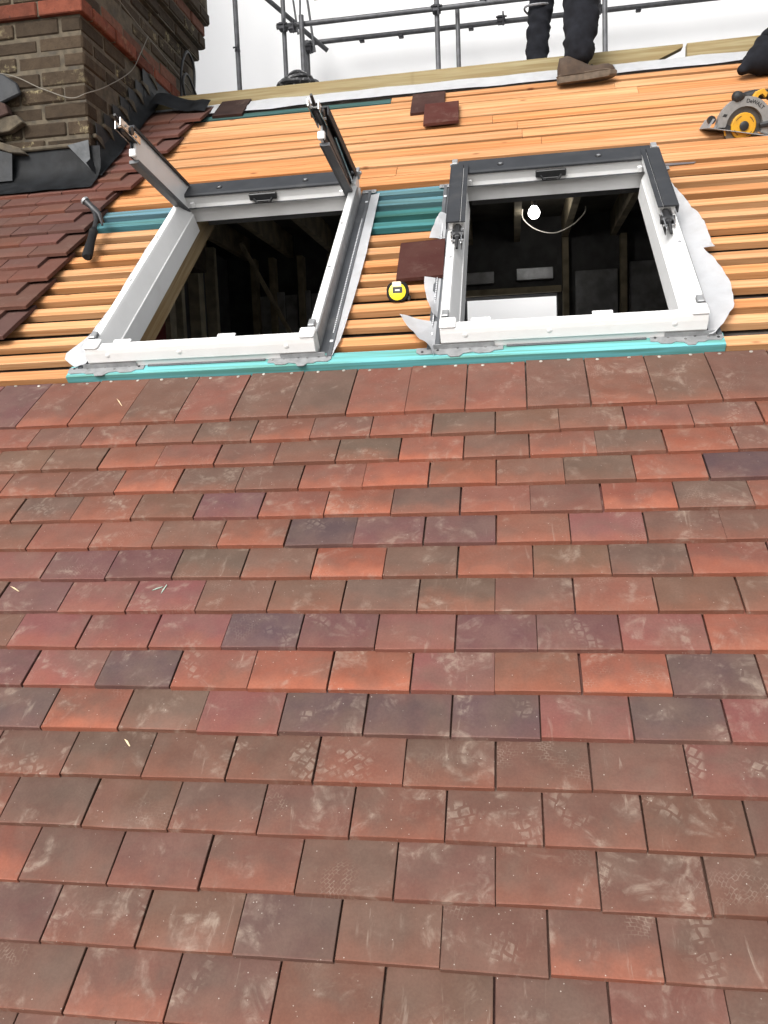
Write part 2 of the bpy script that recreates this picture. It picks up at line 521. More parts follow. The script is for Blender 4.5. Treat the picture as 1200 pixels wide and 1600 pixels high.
# lining boards, studs and foil seen through the openings
for x in (-2.15, -1.98, -1.72, -1.45, -1.15):
    B().box((x, REAR - 0.21, -1.12), (x + 0.05, REAR - 0.102, DECK_Z - 0.24)).build('stud', M_STUD, house)
for i in range(8):
    x = -2.09 + i * 0.118
    B().box((x, REAR - 0.155, -1.12), (x + 0.108, REAR - 0.125, 1.10 + 0.03 * (i % 2)), 0.003).build('insulation_board', M_FOIL, house)
for x0, x1, z0, z1 in ((0.68, 1.03, 0.3, 1.15), (-0.36, 0.0, 1.09, 1.19), (0.19, 0.5, 1.10, 1.20), (1.12, 1.45, 0.2, 1.2)):
    B().box((x0, REAR - 0.15, z0), (x1, REAR - 0.105, z1), 0.004).build('insulation_board', M_FOIL, house)
for x in (0.575, 1.05, 1.5, 1.9):
    B().box((x, REAR - 0.2, -1.12), (x + 0.05, REAR - 0.105, DECK_Z - 0.24)).build('stud', M_STUD, house)
B().box((ox0, REAR - 0.16, oz1 + 0.005), (ox1 + 0.03, REAR - 0.104, oz1 + 0.055)).build('lintel', M_STUD, house)
B().box((ox0, REAR - 0.14, 0.70), (ox1, REAR - 0.10, 0.735)).build('opening_rail', M_STUD, house)
# left party wall lining
M_STUD2 = plain('lightened_loft_timber', (0.62, 0.56, 0.42), 0.8, var=0.25, scale=9)  # loft timber with extra light put into its colour, as this wall is dim
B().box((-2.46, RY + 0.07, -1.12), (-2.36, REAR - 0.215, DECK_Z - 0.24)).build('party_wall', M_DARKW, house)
for i, y in enumerate((2.45, 2.72, 3.05, 3.42, 3.66, 4.02, 4.4)):
    B().box((-2.358, y, -1.12), (-2.27, y + 0.06 + 0.05 * (i % 2), DECK_Z - 0.24)).build('stud', M_STUD2, house)
B().box((-2.358, 3.18, -1.12), (-2.30, 3.40, DECK_Z - 0.3)).build('red_panel', M_REDP, house)
for y in (3.0, 3.5, 4.0, 4.5):
    B().box((U1 - 0.36, y, -1.12), (U1 - 0.252, y + 0.06, DECK_Z - 0.24)).build('stud', M_STUD, house)
B().tube([(-2.0, 4.3, 1.42), (-1.62, 4.95, 0.4)], 0.022, 4).build('brace', M_STUD, house)

# ------------------------------------------------------------------ the slope: rafters, underlay, battens
slope = T('batten_roof', (0, 0.35, -0.07), True, label='roof slope of orange sawn battens nailed over brown underlay round the two window frames', cat='roof')


def slope_box(a, b, bevel=0.0):
    return B().box(a, b, bevel)


# underlay with the two openings left out
us = [U0, WIN['L'][0] + 0.03, WIN['L'][1] - 0.03, WIN['R'][0] + 0.03, WIN['R'][1] - 0.03, U1]
vsn = [VE, 0.375, 1.50, RIDGE_V]
ub = B()
for i in range(5):
    for j in range(3):
        if j == 1 and i in (1, 3): continue
        for k in range(6 if j != 1 else 1):
            va, vb = vsn[j], vsn[j + 1]
            ub.box((us[i], va, -0.081), (us[i + 1], vb, -0.078))
            break
ub.build('underlay', M_MEM, slope)
# rafters (the ones beside the openings show as pale reveals)
for u in [-2.7, -2.3, -1.9, -1.55, WIN['L'][0] + 0.004, WIN['L'][1] - 0.02, -0.28, WIN['R'][0] - 0.03, WIN['R'][1] - 0.01, 1.1, 1.5, 1.9, 2.3]:
    slope_box((u, VE, -0.185), (u + 0.047, RIDGE_V - 0.06, -0.082)).build('rafter', MWR, slope, color=(0.30, 0.23, 0.13))
for k in 'LR':
    a, b, c, d = WIN[k]
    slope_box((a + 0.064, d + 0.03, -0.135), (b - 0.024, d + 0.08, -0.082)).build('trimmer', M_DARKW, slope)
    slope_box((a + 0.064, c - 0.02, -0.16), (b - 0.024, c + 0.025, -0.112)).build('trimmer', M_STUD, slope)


def pine():
    t = random.random()
    k = random.uniform(0.80, 0.98)
    return ((0.54 - 0.03 * t) * k, (0.305 - 0.075 * t) * k, (0.150 - 0.065 * t) * k)


def teal():
    k = random.uniform(0.5, 0.9)
    t = random.random()
    return ((0.05 + 0.05 * t) * k, (0.235 - 0.03 * t) * k, (0.235 + 0.02 * t) * k)


def batten(u0, u1, v, col, wd=0.049, top=-0.040, name='batten', lab=None):
    tilt = random.uniform(-0.005, 0.005)
    b = B()
    n = max(2, int((u1 - u0) / 0.35))
    ph = random.uniform(0, 50)
    rows = []
    prof = [(0.0, -0.065), (0.0, top - 0.0015), (0.0015, top), (wd - 0.0015, top), (wd, top - 0.0015), (wd, -0.065)]
    for i in range(n + 1):
        t = i / n
        u = u0 + (u1 - u0) * t
        wv = 0.0045 * noise.noise(Vector((u * 1.3, ph, 0))) + tilt * (t - 0.5)
        wh = 0.0012 * noise.noise(Vector((u * 1.7, ph + 9, 0)))
        rows.append([(u, v + p[0] + wv, p[1] + (wh if k in (1, 2, 3, 4) else 0)) for k, p in enumerate(prof)])
    b.sheet(rows)
    bm = b.bm
    bm.verts.ensure_lookup_table()
    m_ = len(prof)
    bm.faces.new([bm.verts[k] for k in range(m_)])
    bm.faces.new([bm.verts[n * m_ + k] for k in range(m_)][::-1])
    for i in range(n):      # underside
        bm.faces.new((bm.verts[i * m_], bm.verts[(i + 1) * m_], bm.verts[(i + 1) * m_ + m_ - 1], bm.verts[i * m_ + m_ - 1]))
    o = b.build(name, MW, slope, color=col)
    if lab: o['label'] = lab
    return o


TEAL_L = 'batten stained blue green by preservative'
# lowest batten: teal between the corner brackets
batten(-1.312, 0.742, 0.298, (0.12, 0.37, 0.385), 0.058, -0.034, lab='long turquoise stained batten along the heads of the tiles')
batten(U0, -1.314, 0.300, pine())
batten(0.744, U1, 0.300, pine())
LA, LBn, _, _ = WIN['L']; RA, RB, _, _ = WIN['R']
k = 0
v = 0.405
vlist = []
while v < RIDGE_V - 0.16:
    vlist.append(v)
    v += 0.1
for i, v in enumerate(vlist):
    jit = lambda: random.uniform(-0.006, 0.006)
    if v < 1.50:
        tl = 1.38 < v
        if tl:
            batten(U0, -1.62, v + jit(), pine())
            batten(-1.62, LA - (0.005 if v > 1.43 else 0.06), v, teal(), lab=TEAL_L)
            if v < 1.43: batten(LA - 0.06, LA - 0.004, v, pine())
        else:
            batten(U0, LA - 0.005, v + jit(), pine())
        if v > 1.19: batten(LBn + 0.005, RA - 0.005, v + jit() * 0.5, teal(), lab=TEAL_L)
        else: batten(LBn + 0.005, RA - 0.005, v + jit(), pine())
        batten(RB + 0.005, U1, v + jit(), pine())
    else:
        if v < 1.58:
            batten(U0, -1.62, v, pine())
            batten(-1.62, LA - 0.02, v + 0.0, teal(), lab=TEAL_L)
            batten(LA - 0.018, LBn + 0.008, v + 0.01, pine())
            batten(LBn + 0.01, RA - 0.01, v, teal(), lab=TEAL_L)
            batten(RA - 0.008, U1, v + 0.01, pine())
        elif v > 2.6:
            batten(U0, -0.45, v - 0.004, (0.03, 0.085, 0.085), lab=TEAL_L)
            batten(-0.448, U1, v + 0.004, pine(), 0.06)
        else:
            cut = random.uniform(-0.6, 0.9)
            tp_ = -0.040 + random.uniform(-0.004, 0.003); vj = v + jit() * 0.5; wd_ = random.uniform(0.076, 0.090)
            batten(U0, cut - 0.001, vj, pine(), wd_, tp_)
            batten(cut + 0.001, U1, vj + 0.001, pine(), wd_, tp_ - 0.0008)

# ------------------------------------------------------------------ tiles
TW, TL, TT, GAP, GAUGE = 0.165, 0.265, 0.0130, 0.168, 0.100
TILT = math.atan2(TT, GAUGE)


def tile_mesh(seed, hole=True):
    """plain clay tile, tail at y=0, top face tail edge at z=0; camber along its length and scalloped head"""
    rnd = random.Random(seed)
    bm = bmesh.new()
    nx, ny = 4, 5
    xs = [-TW / 2, -TW / 2 + 0.0009, -TW / 6, TW / 6, TW / 2 - 0.0009, TW / 2]
    ys = [0.0, 0.0009, 0.06, 0.14, 0.21, TL]
    ex = [rnd.uniform(-0.0008, 0.0008) for _ in xs]
    tw = rnd.uniform(-0.0012, 0.0012)
    def top(i, j):
        x, y = xs[i], ys[j]
        z = 0.0022 * (1 - ((y - 0.13) / 0.13) ** 2) * 0.8 + 0.0008 * (1 - (x / (TW / 2)) ** 2) + tw * (x / TW) * (y / TL)
        if i in (0, len(xs) - 1) or j == 0: z -= 0.0009
        yy = y
        if j == 0: yy += ex[i]
        if j == len(ys) - 1 and i in (2, 3): yy -= 0.004
        return (x, yy, z)
    A = [[bm.verts.new(top(i, j)) for i in range(len(xs))] for j in range(len(ys))]
    Bv = [[bm.verts.new((xs[i], ys[j] + (ex[i] if j == 0 else 0), top(i, j)[2] - TT + 0.001)) for i in (0, len(xs) - 1)] for j in (0, len(ys) - 1)]
    for j in range(len(ys) - 1):
        for i in range(len(xs) - 1):
            bm.faces.new((A[j][i], A[j][i + 1], A[j + 1][i + 1], A[j + 1][i]))
    bm.faces.new([Bv[0][0], Bv[0][1]] + [A[0][i] for i in range(len(xs) - 1, -1, -1)])
    bm.faces.new([Bv[1][1], Bv[1][0]] + [A[-1][i] for i in range(len(xs))])
    bm.faces.new([Bv[1][0], Bv[0][0]] + [A[j][0] for j in range(len(ys))])
    bm.faces.new([Bv[0][1], Bv[1][1]] + [A[j][-1] for j in range(len(ys) - 1, -1, -1)])
    bm.faces.new((Bv[0][0], Bv[1][0], Bv[1][1], Bv[0][1]))
    bmesh.ops.recalc_face_normals(bm, faces=list(bm.faces))
    me = bpy.data.meshes.new('roof_tile')
    bm.to_mesh(me); bm.free()
    me.shade_smooth()
    try: me.set_sharp_from_angle(angle=R(30))
    except Exception: pass
    return me


TM = [tile_mesh(i) for i in range(7)]
for m_ in TM: m_.materials.append(MT)
MTU = tile_material('clay_tile_upper', 0.55)
TMU = [tile_mesh(40 + i) for i in range(7)]
for m_ in TMU: m_.materials.append(MTU)
TMD = [tile_mesh(20 + i) for i in range(4)]
for m_ in TMD: m_.materials.append(MTD)

PAL = {'b': (0.165, 0.092, 0.070, 0.30), 'r': (0.225, 0.092, 0.066, 0.55), 'o': (0.275, 0.088, 0.056, 1.0), 'g': (0.125, 0.092, 0.074, 0.35),
       'p': (0.140, 0.070, 0.082, 0.15), 'q': (0.225, 0.086, 0.088, 0.35), 'd': (0.085, 0.064, 0.078, 0.10), 'c': (0.17, 0.092, 0.07, 1.0)}
# fired colour of each tile, course by course from the top, read left to right; number = index of the first tile
ROWS = {1: (-9, 'prrbrbgrrrbrbb'), 2: (-9, 'rbrbgrbrgbbrbo'), 3: (-8, 'bbrrbbgobrgob'), 4: (-8, 'rbogbrorbgod'), 5: (-8, 'bgrbprogrbogr'),
        6: (-8, 'brrbrdpprqbb'), 7: (-7, 'qppgbogrbgr'), 8: (-7, 'pqqbbggbrbb'), 9: (-6, 'qqqdpqppqo'), 10: (-7, 'pqdrooqrodr'), 11: (-6, 'dogqddpdqdq'[0:1] + 'ogqddpdqdq'[0:]),
        12: (-6, 'bgbbrgbbq'), 13: (-6, 'rgbgbrbbbb'), 14: (-6, 'obbrbbrbb'), 15: (-5, 'pbbdbbcb'), 16: (-5, 'brbrbbrb')}
ROWS[11] = (-6, 'dogqdddqdq')


def vary(c, k=0.08, spread=0.70):
    mu = (0.152, 0.083, 0.068)
    c = tuple(mu[i] + (c[i] - mu[i]) * spread for i in range(3)) + (c[3] * (0.6 + 0.4 * spread),)
    c = (c[0] * 0.59, c[1] * 0.525, c[2] * 0.485, c[3] * 0.95)
    f = random.uniform(1 - k, 1 + k)
    return (c[0] * f * random.uniform(0.96, 1.04), c[1] * f * random.uniform(0.95, 1.05), c[2] * f * random.uniform(0.95, 1.05), min(1, max(0.0, c[3] * random.uniform(0.5, 1.35))))


def place_tile(parent, me, u, v, col, h=0.0, rz=None, name='roof_tile', tilt=None):
    o = link(bpy.data.objects.new(name, me))
    o.parent = parent.o
    o.location = Vector((u, v, h)) - parent.base
    o.rotation_euler = (-(TILT if tilt is None else tilt) + random.uniform(-0.004, 0.004), random.uniform(-0.004, 0.004), random.uniform(-0.005, 0.005) if rz is None else rz)
    o.color = col
    return o


tiles = T('tiled_slope', (0, -1.0, 0), True, label='finished slope of mottled red and brown clay tiles below the windows', cat='tiled roof')
extra = []
top_tiles = []
ncourse = 23
def in_view(u, v):
    X = cam.matrix_world.inverted() @ r2w(u, v)
    if X.z > -0.2: return 9.0
    f = 1285.6
    x, y = 600 + f * X.x / -X.z, 800 - f * X.y / -X.z
    return max(0 - x, x - 1200, 0 - y, y - 1600)
cand = []
for kc in range(1, ncourse + 1):
    off = 0.0 if kc % 2 else 0.5
    for j in range(-18, 16):
        uc = (j + off + 0.5) * GAP + (0.0015 * math.sin(kc * 2.3))
        v = -(kc - 1) * GAUGE
        d = min(in_view(uc + s * 0.08, v + q) for s in (-1, 1) for q in (0.0, 0.1))
        col = None
        if kc in ROWS:
            j0, sx = ROWS[kc]
            if 0 <= j - j0 < len(sx): col = PAL[sx[j - j0]]
        if col is None: col = PAL[random.choice('bbbrrgqpbo')]
        if U0 < uc < U1: cand.append((d, kc, uc, v, col))
cand.sort(key=lambda t: t[0])
for n, (d, kc, uc, v, col) in enumerate(cand):
    vv = v + random.uniform(-0.0022, 0.0022)
    uu = uc + random.uniform(-0.0014, 0.0014)
    if n < 296:
        o = place_tile(tiles, random.choice(TMU if kc < 10 else TM), uu, vv, tuple(q * (1.0 if kc < 12 else 0.87) for q in vary(col, spread=0.77 if kc < 12 else 0.46)), random.uniform(-0.0006, 0.0010))
        if kc == 1: top_tiles.append((o, uu, vv))
    else:
        extra.append((uu, vv))
# the tiles outside the frame, joined
bm = bmesh.new()
for (u, v) in extra:
    me = random.choice(TM)
    mtx = Matrix.Translation(Vector((u, v, 0)) - tiles.base) @ Matrix.Rotation(-TILT, 4, 'X')
    n0 = len(bm.verts)
    bm.from_mesh(me)
    bm.verts.ensure_lookup_table()
    bmesh.ops.transform(bm, matrix=mtx, verts=bm.verts[n0:])
me = bpy.data.meshes.new('outer_tiles'); bm.to_mesh(me); bm.free()
me.materials.append(MT)
o = link(bpy.data.objects.new('outer_tiles', me)); o.parent = tiles.o; o.color = (0.18, 0.09, 0.068, 0.3); o['kind'] = 'stuff'
# nail heads along the heads of the top course
nb = B(); nb.lathe([(0.0052, 0), (0.005, 0.0016), (0.003, 0.0024)], 8)
nail_me = bpy.data.meshes.new('nail'); nb.bm.to_mesh(nail_me); nb.bm.free(); nail_me.materials.append(M_NAIL)
for o, uu, vv in top_tiles:
    for s in (-0.043, 0.044):
        q = link(bpy.data.objects.new('nail', nail_me))
        q.parent = o
        q.location = (s + random.uniform(-0.004, 0.004), TL - 0.012 + random.uniform(-0.004, 0.004), 0.0006)
        q.rotation_euler = (random.uniform(-0.2, 0.2), random.uniform(-0.2, 0.2), 0)

# left hand tiles, laid up beside the chimney with a toothed open edge
ltiles = T('tiled_strip', (-1.9, 1.2, 0), True, label='strip of dark brown clay tiles laid up to the chimney with toothed edge', cat='tiled roof')
nl = 0
for kk in range(0, 23):
    v = 0.412 + kk * 0.1
    if v > RIDGE_V - 0.22: continue
    end = -1.618 if v < 1.57 else (-1.545 if v < 2.1 else (-1.49 if v < 2.35 else -1.43))
    end += 0.0 if kk % 2 == 1 else -0.084
    u = end - TW / 2
    while u > U0 + 0.1:
        if not (u > -3.0 and u < -1.86 and v > 1.80) and nl < 296:
            kcol = random.choice([(0.135, 0.076, 0.070, 0.10), (0.150, 0.072, 0.062, 0.15), (0.105, 0.066, 0.064, 0.05), (0.15, 0.084, 0.078, 0.1)])
            place_tile(ltiles, random.choice(TMD), u + random.uniform(-0.001, 0.001), v + random.uniform(-0.003, 0.003), vary(kcol), 0.003)
            nl += 1
        u -= GAP

# ------------------------------------------------------------------ roof windows
def frame_bar(P, poly, axis, a, b, name, m, parent=None, bevel=0.0012, color=None):
    o = B().prism(poly, axis, a, b, bevel).build(name, m, P)
    if parent is not None: o.parent = parent
    return o


def roof_window(key, theta, label):
    a, b, c, d = WIN[key]
    P = T('roof_window', ((a + b) / 2, c, -0.035), True, label=label, cat='roof window', group='white roof window frames without glass')
    Z0, Z1 = -0.034, 0.036
    # bottom rail with stepped front
    br = frame_bar(P, [(c + 0.004, Z0), (c + 0.004, -0.014), (c - 0.002, -0.010), (c + 0.001, 0.020), (c + 0.004, Z1), (c + 0.040, Z1), (c + 0.043, 0.026), (c + 0.062, 0.020), (c + 0.062, -0.11), (c + 0.03, -0.11), (c + 0.03, Z0)], 'x', a + 0.002, b - 0.002, 'bottom_rail', M_WHITE)
    for t in (0.16, 0.62):
        u = a + (b - a) * t
        sub(P, br, 'clip', B().box((u - 0.03, c + 0.036, Z1 + 0.0005), (u + 0.03, c + 0.052, Z1 + 0.005), 0.002), M_WHITE)
    for t in (0.10, 0.42, 0.88):
        u = a + (b - a) * t
        sub(P, br, 'drain_nib', B().lathe([(0.009, 0), (0.007, 0.0015), (0.002, 0.002)], 12, xf((u, c + 0.0005, 0.012), Vector((1, 0, 0)), Vector((0, 0, 1)), Vector((0, -1, 0)))), M_WHITE, smooth=True)
    # side rails
    for s, x in ((1, a), (-1, b)):
        pr = [(0.0, Z0), (0.0, Z1 - 0.002), (0.026, Z1), (0.030, 0.028), (0.052, -0.030), (0.055, -0.032), (0.061, -0.105), (0.050, -0.105), (0.03, Z0)]
        pr = [(x + s * p, q) for p, q in pr]
        sr = frame_bar(P, pr, 'y', c + 0.044, d - 0.085, 'side_rail', M_WHITE)
        # corner cap at the foot of the rail
        sub(P, sr, 'corner_block', B().box((min(x, x + s * 0.05), c + 0.002, Z1 + 0.0003), (max(x, x + s * 0.05), c + 0.054, Z1 + 0.011), 0.004), M_WHITE)
        sub(P, sr, 'stop', B().box((min(x + s * 0.005, x + s * 0.027), c + 0.056, Z1), (max(x + s * 0.005, x + s * 0.027), c + 0.092, Z1 + 0.016), 0.003), M_GALV)
        sub(P, sr, 'stop_pad', B().box((min(x + s * 0.004, x + s * 0.026), c + 0.050, Z1), (max(x + s * 0.004, x + s * 0.026), c + 0.0555, Z1 + 0.013), 0.001), M_BLACK)
        for vv in (c + 0.45, c + 0.78):
            sub(P, sr, 'screw', B().lathe([(0.006, 0), (0.0055, 0.0015), (0.001, 0.002)], 10, Matrix.Translation((x + s * 0.017, vv, Z1 - 0.0006))), M_GALV)
        # outer metal face of the rail
        sub(P, sr, 'outer_cladding', B().box((min(x - s * 0.0035, x - s * 0.0005), c + 0.05, Z0 + 0.001), (max(x - s * 0.0035, x - s * 0.0005), d - 0.09, Z1 - 0.006)), M_GALV)
        # side gutter: flat channel with a raised edge and a row of slots
        gx0, gx1 = x - s * 0.043, x - s * 0.0045
        gt = B()
        gp = [(x - s * 0.0045, -0.0385), (x - s * 0.0045, -0.028), (x - s * 0.008, -0.0345), (x - s * 0.026, -0.0345), (x - s * 0.030, -0.029), (x - s * 0.043, -0.028), (x - s * 0.043, -0.0385)]
        gt.prism(gp, 'y', c + 0.0, d + 0.0)
        gu = gt.build('side_gutter', M_GREY, P)
        hb = B()
        vv = c + 0.13
        while vv < d - 0.25:
            hb.box((min(x - s * 0.0345, x - s * 0.0305), vv, -0.0283), (max(x - s * 0.0345, x - s * 0.0305), vv + 0.0055, -0.0273))
            vv += 0.0115
        sub(P, gu, 'slot_row', hb, M_WMEM)
        for vv in (c + 0.075, d - 0.11):
            sub(P, gu, 'rivet', B().box((min(x - s * 0.039, x - s * 0.028), vv, -0.0282), (max(x - s * 0.039, x - s * 0.028), vv + 0.013, -0.0268), 0.0008), M_WMEM)
    # top rail: lining and white face
    tr = frame_bar(P, [(d - 0.062, -0.075), (d - 0.062, -0.018), (d - 0.070, -0.006), (d - 0.010, -0.006), (d - 0.006, Z0), (d - 0.02, -0.075)], 'x', a + 0.001, b - 0.001, 'top_rail', M_WHITE)
    tc = frame_bar(P, [(d - 0.086, -0.003), (d - 0.083, 0.012), (d - 0.086, 0.040), (d - 0.080, 0.046), (d - 0.001, 0.046), (d - 0.001, -0.003)], 'x', a + 0.004, b - 0.004, 'top_casing', M_WHITE)
    sub(P, tc, 'seal', B().box((a + 0.03, d - 0.090, -0.0055), (b - 0.03, d - 0.02, -0.0033)), M_GREY)
    cover = frame_bar(P, [(d - 0.094, 0.0465), (d - 0.094, 0.053), (d - 0.086, 0.0585), (d + 0.010, 0.060), (d + 0.016, 0.050), (d + 0.016, 0.0), (d + 0.004, 0.0), (d + 0.004, 0.0465)], 'x', a + 0.02, b - 0.02, 'top_cover', M_CHAR)
    for t in (0.24, 0.72):
        u = a + (b - a) * t
        sub(P, cover, 'screw_cup', B().lathe([(0.0125, 0), (0.012, 0.0025), (0.009, 0.0026)], 16, Matrix.Translation((u, d - 0.050, 0.0592))), M_BLACK)
        sub(P, cover, 'screw', B().lathe([(0.0078, 0), (0.0078, 0.0045), (0.004, 0.006), (0.001, 0.006)], 12, Matrix.Translation((u, d - 0.050, 0.0595))), M_CHROME)
    # latch in the white face
    u = (a + b) / 2 - 0.01
    la = B().box((u - 0.058, d - 0.098, 0.012), (u + 0.058, d - 0.0865, 0.040), 0.003).build('latch', M_BLACK, P)
    sub(P, la, 'hook', B().box((u - 0.03, d - 0.104, 0.006), (u + 0.03, d - 0.096, 0.0135), 0.0015), M_BLACK)
    for e_ in (-1, 1):
        sub(P, la, 'lug', B().tube([(u + e_ * 0.026, d - 0.106, 0.004), (u + e_ * 0.04, d - 0.101, 0.022)], 0.005, 6), M_BLACK)
    for e_, x in ((1, a), (-1, b)):
        sub(P, tc, 'end_block', B().box((min(x + e_ * 0.055, x + e_ * 0.075), d - 0.097, 0.000), (max(x + e_ * 0.055, x + e_ * 0.075), d - 0.0855, 0.024), 0.003), M_WHITE)
        sub(P, tc, 'hinge_bracket', B().box((min(x - e_ * 0.004, x + e_ * 0.018), d - 0.02, 0.03), (max(x - e_ * 0.004, x + e_ * 0.018), d + 0.02, 0.066), 0.002).tube([(x - e_ * 0.012, d - 0.005, 0.052), (x + e_ * 0.03, d - 0.005, 0.052)], 0.007, 8), M_GALV)
    # hinge arms: closed down on the rails or swung up
    vp, hp = d - 0.045, 0.040
    ct, st = math.cos(theta), math.sin(theta)
    for e_, x in ((1, a), (-1, b)):
        def Mx():
            # local x = inward, local y = along the arm, local z = up off the frame
            return xf((x, vp, hp), Vector((e_, 0, 0)), Vector((0, -ct, st)), Vector((0, st, ct)))
        m_ = Mx()
        arm = B().prism([(0.004, -0.002), (0.004, 0.026), (0.060, 0.026), (0.060, -0.002)], 'y', 0.03, 0.485, 0.0, m_).build('hinge_arm', M_WHITE, P) if theta < 0.1 else \
            B().prism([(0.030, -0.066), (0.030, 0.036), (0.041, 0.036), (0.041, -0.066)], 'y', -0.01, 0.485, 0.002, m_).build('hinge_arm', M_WHITE, P)
        cv = B()
        if theta < 0.1:
            cv.prism([(-0.001, 0.0265), (-0.001, 0.0315), (0.043, 0.0325), (0.044, 0.0265)], 'y', 0.005, 0.497, 0.0, m_)
            cv.prism([(0.046, 0.0265), (0.046, 0.0300), (0.0625, 0.0300), (0.0625, 0.0265)], 'y', 0.005, 0.497, 0.0, m_)
            cv.prism([(-0.006, 0.004), (-0.006, 0.0315), (-0.0015, 0.0315), (-0.0015, 0.004)], 'y', 0.005, 0.497, 0.0, m_)
        else:
            cv.prism([(0.004, 0.0365), (0.004, 0.0415), (0.050, 0.0415), (0.050, 0.0300), (0.0460, 0.0300), (0.0460, 0.0365)], 'y', 0.005, 0.515, 0.0, m_)
            cv.prism([(0.026, -0.066), (0.026, 0.036), (0.0296, 0.036), (0.0296, -0.066)], 'y', 0.0, 0.50, 0.0, m_)
            cv.prism([(0.004, 0.010), (0.004, 0.0360), (0.008, 0.0360), (0.008, 0.010)], 'y', 0.005, 0.515, 0.0, m_)
        sub(P, arm, 'arm_cover', cv, M_CHAR)
        if theta > 0.1:
            lo = B().prism([(0.010, -0.078), (0.010, -0.0665), (0.047, -0.0665), (0.047, -0.074), (0.036, -0.078)], 'y', -0.02, 0.475, 0.0, m_)
            sub(P, arm, 'lower_channel', lo, M_GREY)
            sub(P, arm, 'end_cap', B().prism([(0.022, -0.064), (0.022, -0.036), (0.048, -0.036), (0.048, -0.064)], 'y', 0.4855, 0.503, 0.003, m_), M_WHITE)
            # spring rod on the outer side
            sub(P, arm, 'spring_rod', B().tube([m_ @ Vector((0.016, -0.02, -0.03)), m_ @ Vector((0.016, 0.18, -0.012)), m_ @ Vector((0.016, 0.36, 0.006))], 0.005, 6), M_CHROME)
            sub(P, arm, 'slide_plate', B().prism([(0.0215, -0.034), (0.0215, 0.00), (0.0255, 0.00), (0.0255, -0.034)], 'y', 0.10, 0.46, 0.0, m_), M_GREY)
        # pivot fitting at the free end
        hg = B()
        hg.prism([(0.018, -0.012), (0.018, 0.018), (0.022, 0.018), (0.022, -0.012)], 'y', 0.47, 0.60, 0.0015, m_)
        hg.prism([(0.048, -0.012), (0.048, 0.016), (0.053, 0.016), (0.053, -0.012)], 'y', 0.47, 0.625, 0.0015, m_)
        hi = hg.build('pivot_fitting', M_CHROME, P)
        k2 = B()
        k2.prism([(0.024, -0.010), (0.024, 0.016), (0.046, 0.016), (0.046, -0.010)], 'y', 0.475, 0.575, 0.005, m_)
        k2.tube([m_ @ Vector((0.012, 0.545, 0.004)), m_ @ Vector((0.058, 0.545, 0.004))], 0.014, 10)
        sub(P, hi, 'pivot_body', k2, M_BLACK)
        sub(P, hi, 'pivot_link', B().tube([m_ @ Vector((0.036, 0.56, 0.006)), m_ @ Vector((0.036, 0.60, 0.012)), m_ @ Vector((0.036, 0.635, 0.0 if theta < .1 else 0.02))], [0.008, 0.006, 0.005], 8), M_BLACK)
        for q in (0.505, 0.585):
            sub(P, hi, 'pin', B().tube([m_ @ Vector((0.014, q, 0.003)), m_ @ Vector((0.057, q, 0.003))], 0.0045, 8), M_CHROME)
    # galvanised corner brackets over the turquoise batten
    def bracket(u0_, u1_, flip):
        w_ = u1_ - u0_
        pts = [(0, 0.0), (0.05, -0.012), (0.22, -0.010), (0.27, -0.017), (0.36, -0.016), (0.40, -0.030), (0.50, -0.030), (0.55, -0.014), (0.66, -0.010), (0.72, -0.018), (0.86, -0.016), (0.90, -0.006), (1.0, -0.004), (1.0, 0.022), (0.0, 0.022)]
        if flip: pts = [(1 - p, q) for p, q in pts][::-1]
        pts = [(u0_ + p * w_, c - 0.014 + q) for p, q in pts]
        bb = B().prism(pts, 'z', -0.0335, -0.0310)
        bb.box((u0_ + 0.2 * w_, c - 0.0012, -0.0309), (u0_ + 0.9 * w_, c + 0.0030, -0.016))
        o = bb.build('corner_bracket', M_GALV, P)
        for t in (0.07, 0.25, 0.48, 0.62, 0.8, 0.93):
            sub(P, o, 'screw' if random.random() < 0.6 else 'hole', B().lathe([(0.0045, 0), (0.004, 0.0014), (0.001, 0.0016)], 8, Matrix.Translation((u0_ + t * w_, c - 0.010 + random.uniform(-0.006, 0.012), -0.0309))), random.choice((M_CHROME, M_CHROME, M_BLACK)))
    bracket(a - 0.075, a + 0.19, False)
    bracket(b - 0.16, b + 0.045, True)
    for x, e_ in ((a, -1), (b, 1)):
        sub(P, tr, 'top_bracket', B().box((min(x + e_ * 0.004, x + e_ * 0.062), d - 0.012, -0.0320), (max(x + e_ * 0.004, x + e_ * 0.062), d + 0.014, -0.0295), 0.001).lathe([(0.005, 0), (0.004, 0.003)], 8, Matrix.Translation((x + e_ * 0.035, d + 0.003, -0.0295))).lathe([(0.005, 0), (0.004, 0.003)], 8, Matrix.Translation((x + e_ * 0.05, d - 0.004, -0.0295))), M_GALV)
    # foil seam under the bottom rail
    sub(P, br, 'seal_strip', B().box((a + 0.2, c - 0.004, -0.0335), (b - 0.17, c + 0.004, -0.0295), 0.001), M_GREY)
    return P


